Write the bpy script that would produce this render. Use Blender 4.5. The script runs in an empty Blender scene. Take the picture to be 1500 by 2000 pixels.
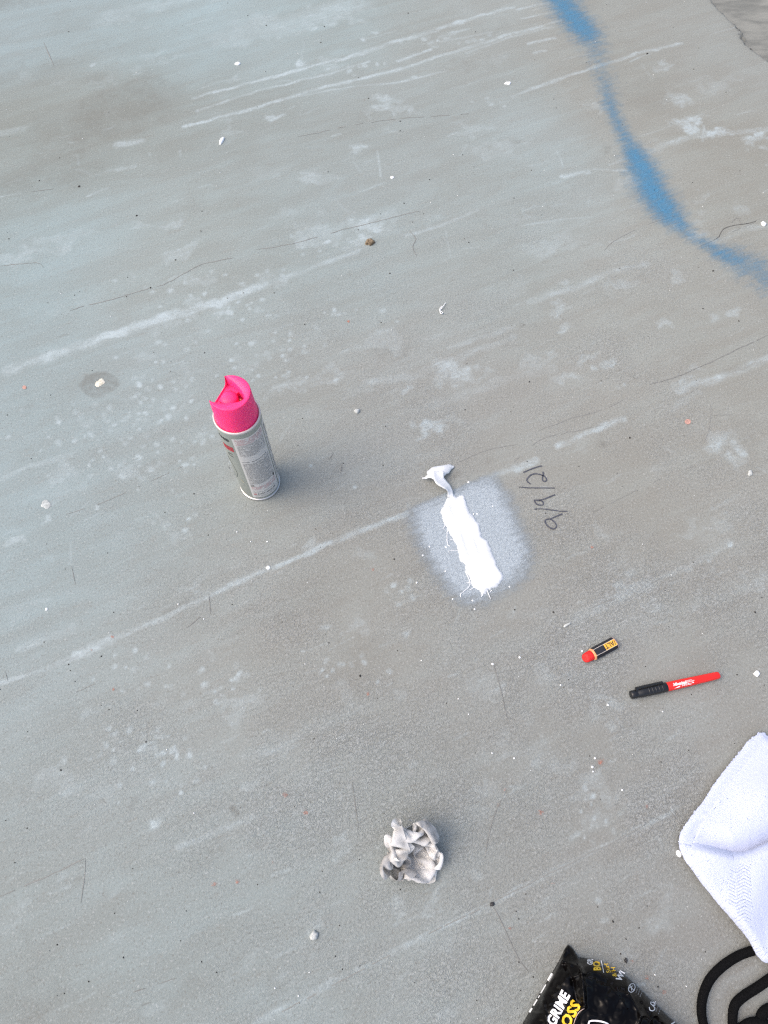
import bpy, bmesh, math, random
import numpy as np
from mathutils import Vector, Matrix, noise as mnoise
from mathutils.geometry import delaunay_2d_cdt

random.seed(7)
RNG = np.random.default_rng(7)
SC = bpy.context.scene
COL = SC.collection

# ------------------------------------------------------------------ camera
F, CX, CY = 1387.0, 750.0, 1000.0          # focal length and centre in photograph pixels
TH = math.radians(24.9)                    # tilt away from straight down
H = 1.065                                  # camera height, metres
cam = bpy.data.cameras.new('camera')
cam.sensor_fit = 'AUTO'; cam.sensor_width = 36.0
cam.lens = F / 2000.0 * 36.0
cam.clip_start = 0.01; cam.clip_end = 500
camo = bpy.data.objects.new('camera', cam); COL.objects.link(camo)
camo.location = (0, 0, H); camo.rotation_euler = (TH, 0, 0)
SC.camera = camo

# ------------------------------------------------------------------ sky, sun, exposure
SUN_EL, SUN_AZ = math.radians(52), math.radians(-98)      # azimuth from +Y towards +X
w = bpy.data.worlds.new('World'); SC.world = w; w.use_nodes = True
wn = w.node_tree; wn.nodes.clear()
sky = wn.nodes.new('ShaderNodeTexSky'); sky.sky_type = 'NISHITA'; sky.sun_disc = False
sky.sun_elevation = SUN_EL; sky.sun_rotation = SUN_AZ
sky.air_density = 1.0; sky.dust_density = 5.0; sky.ozone_density = 0.6
bg = wn.nodes.new('ShaderNodeBackground'); bg.inputs['Strength'].default_value = 0.15
wo = wn.nodes.new('ShaderNodeOutputWorld')
wn.links.new(sky.outputs[0], bg.inputs[0]); wn.links.new(bg.outputs[0], wo.inputs[0])
sun = bpy.data.lights.new('sun', 'SUN'); sun.energy = 0.5; sun.angle = math.radians(120)
sun.color = (1.0, 0.95, 0.88)
suno = bpy.data.objects.new('sun', sun); COL.objects.link(suno)
sd = Vector((math.sin(SUN_AZ) * math.cos(SUN_EL), math.cos(SUN_AZ) * math.cos(SUN_EL), math.sin(SUN_EL)))
suno.rotation_euler = sd.to_track_quat('Z', 'Y').to_euler()
SC.view_settings.view_transform = 'Standard'; SC.view_settings.look = 'None'
SC.view_settings.gamma = 1.0; SC.view_settings.use_curve_mapping = False
SC.view_settings.exposure = 0.88
SC.cycles.use_denoising = False
SC.cycles.filter_width = 1.25
SC.cycles.max_bounces = 5; SC.cycles.diffuse_bounces = 2; SC.cycles.glossy_bounces = 2

# ------------------------------------------------------------------ helpers
CT, ST = math.cos(TH), math.sin(TH)
def at(u, v, z=0.0):
    """place on the ground (or on height z) that the photograph shows at pixel u, v"""
    x, y = (u - CX) / F, (CY - v) / F
    t = (H - z) / (CT - y * ST)
    return Vector((t * x, t * (y * CT + ST), z))
def atn(p, z=0.0):
    p = np.asarray(p, float); x = (p[..., 0] - CX) / F; y = (CY - p[..., 1]) / F
    t = (H - z) / (CT - y * ST)
    return np.stack([t * x, t * (y * CT + ST)], -1)
def mpp(u, v):
    """metres per photograph pixel on the ground there (across the view)"""
    y = (CY - v) / F
    return H / (CT - y * ST) / F

def mesh_obj(name, verts, faces, mat=None, parent=None, smooth=True, loc=None):
    me = bpy.data.meshes.new(name)
    me.from_pydata([tuple(p) for p in verts], [], [tuple(f) for f in faces])
    me.validate(); me.update()
    if smooth: me.polygons.foreach_set('use_smooth', [True] * len(me.polygons))
    o = bpy.data.objects.new(name, me); COL.objects.link(o)
    if mat: me.materials.append(mat)
    if parent: o.parent = parent
    if loc is not None: o.location = loc
    return o
def empty(name, loc=(0, 0, 0), rz=0.0):
    o = bpy.data.objects.new(name, None); COL.objects.link(o)
    o.empty_display_size = 0.02; o.location = loc; o.rotation_euler = (0, 0, rz)
    return o
def tag(o, label, cat, group=None):
    o['label'] = label; o['category'] = cat
    if group: o['group'] = group
    return o
def struct(o, label):
    o['kind'] = 'structure'; o['label'] = label; return o

def lathe(profile, n=64, axis='z', closed_ends=True):
    """profile: list of (r, h); returns verts, faces"""
    V, Fc = [], []
    for r, h in profile:
        for i in range(n):
            a = 2 * math.pi * i / n
            if axis == 'z': V.append((r * math.cos(a), r * math.sin(a), h))
            else: V.append((h, r * math.cos(a), r * math.sin(a)))
    m = len(profile)
    for j in range(m - 1):
        for i in range(n):
            k = (i + 1) % n
            Fc.append((j * n + i, j * n + k, (j + 1) * n + k, (j + 1) * n + i))
    if closed_ends:
        Fc.append(tuple(range(n))[::-1]); Fc.append(tuple((m - 1) * n + i for i in range(n)))
    return V, Fc

def tube(path, rad, n=10, flat=1.0, cap=True):
    P = [Vector(p) for p in path]; V, Fc = [], []
    R = rad if hasattr(rad, '__len__') else [rad] * len(P)
    up = Vector((0, 0, 1))
    for i, p in enumerate(P):
        t = (P[min(i + 1, len(P) - 1)] - P[max(i - 1, 0)])
        t = t.normalized() if t.length > 1e-9 else Vector((1, 0, 0))
        s = t.cross(up); s = s.normalized() if s.length > 1e-6 else Vector((1, 0, 0))
        b = s.cross(t).normalized()
        for k in range(n):
            a = 2 * math.pi * k / n
            V.append(p + s * (R[i] * math.cos(a)) + b * (R[i] * flat * math.sin(a)))
    for i in range(len(P) - 1):
        for k in range(n):
            q = (k + 1) % n
            Fc.append((i * n + k, i * n + q, (i + 1) * n + q, (i + 1) * n + k))
    if cap:
        Fc.append(tuple(range(n))); Fc.append(tuple((len(P) - 1) * n + k for k in range(n))[::-1])
    return V, Fc

def catmull(pts, step):
    P = [np.asarray(p, float) for p in pts]
    P = [2 * P[0] - P[1]] + P + [2 * P[-1] - P[-2]]
    out = []
    for i in range(1, len(P) - 2):
        a, b, c, d = P[i - 1], P[i], P[i + 1], P[i + 2]
        m = max(2, int(np.linalg.norm(c - b) / step))
        for k in range(m):
            t = k / m
            out.append(0.5 * ((2 * b) + (c - a) * t + (2 * a - 5 * b + 4 * c - d) * t * t + (3 * b - a - 3 * c + d) * t ** 3))
    out.append(P[-2]); return np.array(out)

def poly_sd(pts, poly):
    """signed distance (inside positive) of pts (N,2) to a closed polygon"""
    pts = np.asarray(pts, float); poly = np.asarray(poly, float)
    d = np.full(len(pts), 1e9); ins = np.zeros(len(pts), bool)
    a = poly; b = np.roll(poly, -1, 0)
    for (ax, ay), (bx, by) in zip(a, b):
        ex, ey = bx - ax, by - ay; L = ex * ex + ey * ey + 1e-18
        t = np.clip(((pts[:, 0] - ax) * ex + (pts[:, 1] - ay) * ey) / L, 0, 1)
        d = np.minimum(d, np.hypot(pts[:, 0] - ax - t * ex, pts[:, 1] - ay - t * ey))
        c = (ay > pts[:, 1]) != (by > pts[:, 1])
        with np.errstate(divide='ignore', invalid='ignore'):
            xi = ax + (pts[:, 1] - ay) / (by - ay if by != ay else 1e-18) * ex
        ins ^= c & (pts[:, 0] < xi)
    return np.where(ins, d, -d)

def ragged(poly, step, amp, seed=0, freq=1.0):
    """closed outline resampled and roughened"""
    P = np.asarray(poly, float); out = []
    for i in range(len(P)):
        a, b = P[i], P[(i + 1) % len(P)]
        m = max(1, int(np.linalg.norm(b - a) / step))
        for k in range(m): out.append(a + (b - a) * k / m)
    out = np.array(out)
    nx = np.roll(out, -1, 0) - np.roll(out, 1, 0); nx = np.stack([nx[:, 1], -nx[:, 0]], 1)
    nx /= np.linalg.norm(nx, axis=1, keepdims=True) + 1e-12
    q = np.array([mnoise.fractal(Vector((p[0] * freq / step / 4, p[1] * freq / step / 4, seed * 7.3)), 0.9, 2.0, 4) for p in out])
    return out + nx * (q * amp)[:, None]

def fill(outline, spacing, holes=()):
    """triangulated sheet inside an outline with inner points; returns xy (N,2), faces, signed distance"""
    outline = np.asarray(outline, float)
    lo, hi = outline.min(0), outline.max(0)
    gx = np.arange(lo[0], hi[0], spacing); gy = np.arange(lo[1], hi[1], spacing * 0.87)
    g = np.array([(x + (spacing / 2 if j % 2 else 0), y) for j, y in enumerate(gy) for x in gx])
    if len(g):
        s = poly_sd(g, outline); g = g[s > spacing * 0.45]
    pts = [Vector(p) for p in outline] + [Vector(p) for p in g]
    n = len(outline)
    ov, oe, of, *_ = delaunay_2d_cdt(pts, [], [list(range(n))], 1, 1e-7)
    xy = np.array([(p.x, p.y) for p in ov])
    return xy, [tuple(f) for f in of], poly_sd(xy, outline)

def add_skirt(verts, faces, zb):
    """close a sheet down to zb along its free edges"""
    cnt = {}
    for f in faces:
        for i in range(len(f)):
            a, b = f[i], f[(i + 1) % len(f)]
            cnt[(a, b)] = cnt.get((a, b), 0) + 1
    V = [tuple(v) for v in verts]; Fc = list(faces); m = {}
    def low(i):
        if i not in m:
            m[i] = len(V); V.append((V[i][0], V[i][1], zb))
        return m[i]
    for (a, b) in list(cnt):
        if (b, a) not in cnt: Fc.append((b, a, low(a), low(b)))
    return V, Fc

def set_attr(o, name, vals):
    a = o.data.attributes.new(name, 'FLOAT', 'POINT'); a.data.foreach_set('value', np.asarray(vals, np.float32))
def set_col(o, name, vals):
    c = np.ones((len(vals), 4), np.float32); c[:, :3] = vals
    a = o.data.attributes.new(name, 'FLOAT_COLOR', 'POINT'); a.data.foreach_set('color', c.ravel())

def text_mesh(s, bold=0.0, shear=0.0, res=2, spacing=1.0):
    """flat glyph triangles, cap height about 1, starting at x = 0"""
    cu = bpy.data.curves.new('t', 'FONT'); cu.body = s; cu.size = 1.0 / 0.7
    cu.offset = bold; cu.shear = shear; cu.resolution_u = res; cu.space_character = spacing
    o = bpy.data.objects.new('t', cu); COL.objects.link(o)
    bpy.context.view_layer.update()
    dg = bpy.context.evaluated_depsgraph_get()
    ev = o.evaluated_get(dg); me = ev.to_mesh()
    V = np.array([tuple(v.co)[:2] for v in me.vertices]); Fc = [tuple(p.vertices) for p in me.polygons]
    ev.to_mesh_clear(); bpy.data.objects.remove(o); bpy.data.curves.remove(cu)
    if len(V): V[:, 0] -= V[:, 0].min()
    return V, Fc

# ------------------------------------------------------------------ materials
class NT:
    def __init__(s, name):
        s.m = bpy.data.materials.new(name); s.m.use_nodes = True
        s.t = s.m.node_tree; s.t.nodes.clear()
        s.out = s.t.nodes.new('ShaderNodeOutputMaterial')
    def n(s, kind, **kw):
        x = s.t.nodes.new('ShaderNode' + kind)
        for k, v in kw.items(): setattr(x, k, v)
        return x
    def lk(s, a, b): s.t.links.new(a, b)
    def setin(s, sock, v):
        if hasattr(v, 'is_output') or isinstance(v, bpy.types.NodeSocket): s.lk(v, sock)
        else: sock.default_value = v
    def pos(s):
        return s.n('NewGeometry').outputs['Position']
    def obj(s):
        return s.n('TexCoord').outputs['Object']
    def mapping(s, vec, scale=(1, 1, 1), rot=(0, 0, 0), loc=(0, 0, 0)):
        x = s.n('Mapping'); s.lk(vec, x.inputs['Vector'])
        x.inputs['Scale'].default_value = scale; x.inputs['Rotation'].default_value = rot; x.inputs['Location'].default_value = loc
        return x.outputs[0]
    def noise(s, vec, scale, detail=3.0, rough=0.55, dist=0.0, typ='FBM'):
        x = s.n('TexNoise'); x.noise_type = typ
        s.lk(vec, x.inputs['Vector']); x.inputs['Scale'].default_value = scale
        x.inputs['Detail'].default_value = detail; x.inputs['Roughness'].default_value = rough
        x.inputs['Distortion'].default_value = dist
        return x.outputs[0]
    def math(s, op, a, b=None, c=None, clamp=False):
        x = s.n('Math', operation=op); x.use_clamp = clamp
        s.setin(x.inputs[0], a)
        if b is not None: s.setin(x.inputs[1], b)
        if c is not None: s.setin(x.inputs[2], c)
        return x.outputs[0]
    def ramp(s, v, lo, hi, a=0.0, b=1.0, smooth=True):
        x = s.n('MapRange'); x.interpolation_type = 'SMOOTHSTEP' if smooth else 'LINEAR'; x.clamp = True
        s.setin(x.inputs['Value'], v)
        s.setin(x.inputs['From Min'], lo); s.setin(x.inputs['From Max'], hi)
        s.setin(x.inputs['To Min'], a); s.setin(x.inputs['To Max'], b)
        return x.outputs['Result']
    def mix(s, f, a, b, blend='MIX'):
        x = s.n('Mix', data_type='RGBA', blend_type=blend)
        s.setin(x.inputs['Factor'], f)
        for sock, v in ((x.inputs[6], a), (x.inputs[7], b)):
            if isinstance(v, tuple) and len(v) == 3: v = v + (1.0,)
            s.setin(sock, v)
        return x.outputs[2]
    def attr(s, name, col=False):
        x = s.n('Attribute', attribute_name=name); return x.outputs['Color' if col else 'Fac']
    def bump(s, h, dist, strength=1.0, normal=None):
        x = s.n('Bump'); s.lk(h, x.inputs['Height']); x.inputs['Distance'].default_value = dist
        s.setin(x.inputs['Strength'], strength)
        if normal is not None: s.lk(normal, x.inputs['Normal'])
        return x.outputs[0]
    def bsdf(s, color, rough=0.6, spec=0.5, normal=None, alpha=None, metal=0.0, **kw):
        b = s.n('BsdfPrincipled')
        if isinstance(color, tuple) and len(color) == 3: color = color + (1.0,)
        s.setin(b.inputs['Base Color'], color); s.setin(b.inputs['Roughness'], rough)
        s.setin(b.inputs['Specular IOR Level'], spec); b.inputs['Metallic'].default_value = metal
        if normal is not None: s.lk(normal, b.inputs['Normal'])
        if alpha is not None: s.setin(b.inputs['Alpha'], alpha)
        for k, v in kw.items(): s.setin(b.inputs[k.replace('_', ' ')], v)
        s.lk(b.outputs[0], s.out.inputs['Surface'])
        return s.m

# direction in which the slab was trowelled
_a, _b = at(0, 1335), at(830, 1000)
TR = math.atan2(_b.y - _a.y, _b.x - _a.x)

def relief(k, rough):
    """concrete relief shared by the slab and by the paint films that lie on it: returns normal, wrinkle value, grain value"""
    P = k.pos()
    tr = k.mapping(P, rot=(0, 0, -TR), scale=(1, 1, 1))
    wv = k.mapping(tr, scale=(0.72, 1.15, 1))
    n1 = k.noise(wv, 215, 2.5, 0.6, 1.2)
    rid = k.math('ABSOLUTE', k.math('SUBTRACT', n1, 0.5))
    rid = k.ramp(rid, 0.0, 0.13, 1.0, 0.0)
    n2 = k.noise(P, 330, 2.5, 0.65, 0.3)
    dr = k.noise(k.mapping(tr, scale=(0.16, 1, 1)), 150, 3, 0.6, 0.3)
    h = k.math('MULTIPLY', rid, k.math('MULTIPLY', rough, 1.0))
    h = k.math('MULTIPLY_ADD', n1, k.math('MULTIPLY', rough, 1.2), h)
    h = k.math('MULTIPLY_ADD', n2, 0.32, h)
    h = k.math('MULTIPLY_ADD', dr, 0.7, h)
    nb = k.bump(h, 0.0011, 0.75)
    return nb, rid, n2, dr, P, tr

def concrete_material():
    k = NT('concrete')
    rough = k.attr('rough')
    nb, rid, gr, dr, P, tr = relief(k, rough)
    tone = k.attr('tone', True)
    st = k.mapping(tr, scale=(0.12, 1, 1))
    big = k.noise(P, 3.0, 3, 0.6)
    streak = k.noise(st, 26, 4, 0.66, 0.5)
    mott = k.noise(P, 55, 3, 0.6)
    mott2 = k.noise(k.mapping(tr, scale=(0.4, 1, 1)), 17, 4, 0.68, 0.6)
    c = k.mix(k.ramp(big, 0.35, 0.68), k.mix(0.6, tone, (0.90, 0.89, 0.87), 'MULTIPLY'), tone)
    # warm cement matrix and paler cool laitance skin
    lait = k.ramp(k.math('ADD', k.math('MULTIPLY', streak, 0.5), k.math('MULTIPLY', mott2, 0.5)), 0.38, 0.66)
    c = k.mix(k.math('MULTIPLY', lait, 0.62), c, k.mix(1.0, c, (1.14, 1.22, 1.27), 'MULTIPLY'))
    c = k.mix(k.ramp(mott, 0.42, 0.25, 0, 0.16), c, (0.17, 0.15, 0.125))
    # trowel marks
    c = k.mix(k.ramp(dr, 0.40, 0.22, 0, 0.30), c, (0.19, 0.175, 0.15))
    # ridges of the wrinkled skin catch pale dust
    c = k.mix(k.math('MULTIPLY', k.math('MULTIPLY', rid, rough), 0.36), c, (0.40, 0.425, 0.43))
    c = k.mix(k.math('MULTIPLY', k.ramp(gr, 0.47, 0.26), 0.52), c, (0.13, 0.118, 0.10))
    c = k.mix(k.math('MULTIPLY', k.ramp(gr, 0.55, 0.74), 0.42), c, (0.44, 0.45, 0.44))
    # pale smears, trowel lines and splash dots
    pal = k.attr('pale')
    brk = k.math('ADD', k.math('MULTIPLY', k.noise(P, 190, 4, 0.7, 0.4), 0.75), k.math('MULTIPLY', k.noise(k.mapping(tr, scale=(0.25, 1, 1)), 90, 4, 0.6), 0.6))
    soft = k.math('MULTIPLY', pal, k.ramp(brk, 0.42, 0.92, 0.05, 1.3, False))
    hard = k.ramp(k.math('MULTIPLY_ADD', k.math('SUBTRACT', brk, 0.675), 1.6, pal), 0.35, 1.15)
    pm = k.math('MINIMUM', k.math('ADD', k.math('MULTIPLY', soft, 0.47), k.math('MULTIPLY', hard, 0.26)), 0.72)
    pm = k.math('MULTIPLY', pm, k.ramp(pal, 0.0, 0.30))
    c = k.mix(pm, c, (0.40, 0.47, 0.49))
    # stains, dark patches and the painted tail shadow
    dk = k.attr('dark')
    dm = k.math('MULTIPLY', dk, k.ramp(k.noise(P, 80, 4, 0.65), 0.25, 0.65, 0.35, 1.0))
    c = k.mix(dm, c, (0.115, 0.108, 0.092))
    # older ground beyond the slab edge
    old = k.attr('old')
    oc = k.mix(k.ramp(k.noise(k.mapping(P, scale=(0.5, 1.5, 1)), 16, 5, 0.65), 0.36, 0.6), (0.150, 0.154, 0.140), (0.225, 0.228, 0.205))
    c = k.mix(old, c, oc)
    rg = k.ramp(pm, 0, 1, 0.80, 0.62)
    return k.bsdf(c, rg, 0.35, nb)

def film_material(name, color, soft, grain, lo, hi, rough=0.55, k_alpha=1.0, cvar=0.1):
    """thin sprayed paint that follows the concrete's relief and breaks up to speckle where it thins"""
    k = NT(name)
    nb, rid, gr, dr, P, tr = relief(k, 0.55)
    a = k.attr('cover')
    sp = k.noise(P, 520, 2.5, 0.65, 0.3)
    sp2 = k.noise(P, 60, 4, 0.6)
    v = k.math('MULTIPLY_ADD', k.math('SUBTRACT', sp, 0.5), grain, a)
    v = k.math('MULTIPLY_ADD', k.math('SUBTRACT', sp2, 0.5), soft, v)
    v = k.math('MULTIPLY_ADD', k.math('SUBTRACT', dr, 0.5), soft, v)
    al = k.math('MULTIPLY', k.ramp(v, lo, hi), k_alpha)
    al = k.math('MULTIPLY', al, k.ramp(a, 0.0, 0.12))
    dk = tuple(c * 0.72 for c in color)
    c = k.mix(k.ramp(gr, 0.55, 0.28, 0, 0.75), color, dk)
    return k.bsdf(c, rough, 0.4, nb, al)

def plain(name, color, rough=0.5, spec=0.5, nscale=None, namp=0.0, bump=None, coat=0.0, var=(1, 1, 1), metal=0.0):
    k = NT(name); P = k.obj(); nb = None; c = color
    if nscale:
        q = k.noise(P, nscale, 4, 0.6)
        c = k.mix(k.ramp(q, 0.35, 0.65, 0, namp), color, tuple(a * b for a, b in zip(color, var)))
    if bump:
        nb = k.bump(k.noise(P, bump[0], 3, 0.6), bump[1], 1.0)
    kw = {'Coat_Weight': coat} if coat else {}
    return k.bsdf(c, rough, spec, nb, None, metal, **kw)

M_CONC = concrete_material()

# ------------------------------------------------------------------ ground sheet
STEP = 0.003
def axis(a, b, outer_lo, outer_hi):
    return np.concatenate([outer_lo, np.arange(a, b + STEP / 2, STEP), outer_hi])
GX = axis(-1.02, 1.02, [-60, -20, -8, -4, -2.2, -1.4, -1.1], [1.1, 1.4, 2.2, 4, 8, 20, 60])
GY = axis(-0.26, 1.98, [-60, -20, -8, -3, -1.2, -0.5, -0.32], [2.05, 2.3, 3, 4.5, 8, 20, 60])
NX, NY = len(GX), len(GY)
XX, YY = np.meshgrid(GX, GY)
def vnoise(cell, seed, ang=0.0, sx=1.0):
    """smooth value noise on the sheet, about -1..1, cells 'cell' metres wide, stretched by sx along angle ang"""
    g = np.random.default_rng(seed); T = g.uniform(-1, 1, (256, 256))
    x = (XX * math.cos(ang) + YY * math.sin(ang)) / (cell * sx) + 77.3; y = (-XX * math.sin(ang) + YY * math.cos(ang)) / cell + 61.7
    i, j = np.floor(x).astype(int), np.floor(y).astype(int); fx, fy = x - i, y - j
    fx = fx * fx * (3 - 2 * fx); fy = fy * fy * (3 - 2 * fy); i &= 255; j &= 255; i1, j1 = (i + 1) & 255, (j + 1) & 255
    return (T[j, i] * (1 - fx) + T[j, i1] * fx) * (1 - fy) + (T[j1, i] * (1 - fx) + T[j1, i1] * fx) * fy
WX = vnoise(.030, 1) + .55 * vnoise(.013, 2) + .3 * vnoise(.006, 3)
WY = vnoise(.030, 4) + .55 * vnoise(.013, 5) + .3 * vnoise(.006, 6)
WD = .5 + .5 * np.clip(vnoise(.05, 7) + .6 * vnoise(.018, 8) + .35 * vnoise(.007, 9), -1, 1)
PALE = np.zeros((NY, NX)); DARK = np.zeros((NY, NX)); ROUGH = np.zeros((NY, NX))

def sub(x0, x1, y0, y1):
    i0, i1 = np.searchsorted(GX, [x0, x1]); j0, j1 = np.searchsorted(GY, [y0, y1])
    return slice(j0, j1), slice(i0, i1)
def stroke(field, pts, wpx, val, soft=0.75, jit=0.14, seed=0):
    """soft line along pixel points, half width wpx in pixels"""
    P = atn(pts)
    for i in range(len(P) - 1):
        mx = mpp(*pts[i]); w0 = wpx * mx
        a, b = P[i], P[i + 1]; r = w0 * 3.0
        s = sub(min(a[0], b[0]) - r, max(a[0], b[0]) + r, min(a[1], b[1]) - r, max(a[1], b[1]) + r)
        wa = min(w0 * 0.55, 0.004)
        X, Y = XX[s] + WX[s] * wa, YY[s] + WY[s] * wa
        if X.size == 0: continue
        e = b - a; L = e @ e + 1e-12
        t = np.clip(((X - a[0]) * e[0] + (Y - a[1]) * e[1]) / L, 0, 1)
        d = np.hypot(X - a[0] - t * e[0], Y - a[1] - t * e[1])
        wv = w0 * (1 + jit * np.sin(X * 91 + Y * 57 + seed * 3.1) * np.cos(X * 37 - Y * 71 + seed))
        q = np.clip(1 - (d / wv - (1 - soft)) / (2 * soft), 0, 1); q = q * q * (3 - 2 * q) * val * (0.50 + 0.62 * WD[s])
        field[s] = np.maximum(field[s], q)
def blot(field, u, v, ru, rv, val, power=1.0, tilt=True, warp=0.42):
    """soft elliptical patch, radii in pixels, long axis along the trowel direction"""
    c = atn((u, v)); m = mpp(u, v); a, b = ru * m * 1.05, rv * m * 1.25
    r = max(a, b) * 1.6
    s = sub(c[0] - r, c[0] + r, c[1] - r, c[1] + r); wa = min(max(a, b) * warp, 0.022)
    X, Y = XX[s] - c[0] + WX[s] * wa, YY[s] - c[1] + WY[s] * wa
    if X.size == 0: return
    th = TR if tilt else 0.0
    x = X * math.cos(th) + Y * math.sin(th); y = -X * math.sin(th) + Y * math.cos(th)
    q = np.clip(1 - np.sqrt((x / a) ** 2 + (y / b) ** 2), 0, 1) ** power
    q = np.clip(q * 1.5, 0, 1); q = q * q * (3 - 2 * q) * val * ((0.55 + 0.6 * WD[s]) if max(ru, rv) > 9 else 1.0)
    field[s] = np.maximum(field[s], q)

# pale trowel lines
for pts, wd, val in [
    ([(15, 724), (100, 696), (190, 664)], 12, .95), ([(190, 664), (300, 628), (420, 592), (515, 556)], 11, 1.05),
    ([(505, 562), (600, 526), (700, 490)], 6, .8), ([(610, 523), (705, 487)], 4, .9),
    ([(378, 192), (500, 158), (620, 127), (700, 106)], 4.5, 1.0), ([(690, 110), (760, 84), (830, 66), (900, 42)], 6, .9), ([(900, 42), (1000, 14)], 5, .8),
    ([(385, 217), (500, 178), (640, 145), (720, 120)], 3.5, .75), ([(360, 248), (500, 210), (620, 173), (760, 140)], 4.5, .95),
    ([(760, 140), (880, 103), (1000, 66), (1060, 52)], 4.5, .8), ([(560, 192), (680, 170), (780, 160), (872, 139)], 3, .7),
    ([(775, 118), (842, 97)], 4, .8), ([(860, 72), (915, 55)], 3.5, .6), ([(910, 102), (1000, 72), (1080, 52)], 3.5, .6), ([(860, 82), (960, 62)], 3, .5),
    ([(1010, 18), (1076, 4)], 3.5, .8), ([(1020, 36), (1090, 20)], 3, .7), ([(1015, 62), (1095, 40)], 3.5, .7), ([(1030, 85), (1085, 73)], 4, .7), ([(1045, 103), (1065, 98)], 4, .7),
    ([(0, 1335), (60, 1318), (130, 1290), (150, 1280)], 5.5, .95), ([(145, 1280), (215, 1250)], 9, .95), ([(215, 1248), (300, 1215), (395, 1170), (450, 1146)], 5, .8),
    ([(445, 1147), (520, 1112), (610, 1078)], 5.5, .9), ([(600, 1080), (700, 1038), (795, 1002)], 7, .95),
    ([(890, 962), (960, 930), (1020, 908)], 6, .8), ([(1010, 916), (1048, 896)], 7, .9), ([(1092, 872), (1150, 846), (1222, 819)], 7, .9),
    ([(1320, 760), (1400, 742), (1440, 722), (1500, 700)], 9, .75),
    ([(500, 2002), (570, 1962), (700, 1895)], 7, .7), ([(700, 1895), (830, 1828), (960, 1765)], 5, .7), ([(960, 1765), (1080, 1702), (1200, 1640), (1325, 1578)], 4.5, .7),
    ([(1000, 188), (1090, 156), (1160, 132)], 4.5, .75), ([(1160, 132), (1240, 106), (1332, 84)], 4.5, .8),
    ([(1100, 345), (1150, 335)], 6, .8), ([(1160, 330), (1225, 334)], 2.5, .7), ([(1190, 322), (1235, 306)], 2.5, .6),
    ([(1020, 440), (1100, 428), (1155, 424)], 2.5, .7), ([(1275, 290), (1340, 270), (1400, 262), (1500, 252)], 7, .6),
    ([(790, 460), (860, 440), (935, 410)], 4, .7), ([(1030, 590), (1100, 570), (1200, 530), (1260, 515)], 7, .6),
    ([(0, 935), (60, 910), (140, 890)], 6, .6), ([(40, 1265), (120, 1238), (140, 1228)], 9, .6), ([(0, 1192), (90, 1172)], 6, .4),
    ([(345, 1655), (420, 1625), (490, 1598)], 6, .6), ([(0, 262), (45, 250)], 9, .7), ([(230, 283), (278, 275)], 8, .8), ([(190, 340), (262, 325)], 5, .7),
    ([(1120, 470), (1180, 480), (1190, 500)], 3, .4), ([(740, 745), (800, 738), (1000, 660)], 8, .45), ([(850, 790), (990, 740), (1080, 720)], 12, .45),
    ([(1120, 1210), (1180, 1180), (1270, 1140)], 13, .62), ([(1270, 1140), (1380, 1090), (1420, 1060)], 7, .5), ([(1000, 1200), (1120, 1205)], 9, .35),
    ([(700, 1380), (560, 1450), (420, 1500)], 10, .35), ([(880, 680), (1000, 640)], 6, .5), ([(1390, 475), (1440, 450), (1500, 440)], 7, .5),
    ([(620, 500), (650, 495)], 2, .6), ([(737, 295), (745, 345)], 2.5, .6), ([(690, 315), (712, 345)], 2.5, .4), ([(870, 450), (880, 500)], 2, .5)]:
    stroke(PALE, pts, wd, val, seed=len(pts) + wd)
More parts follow.
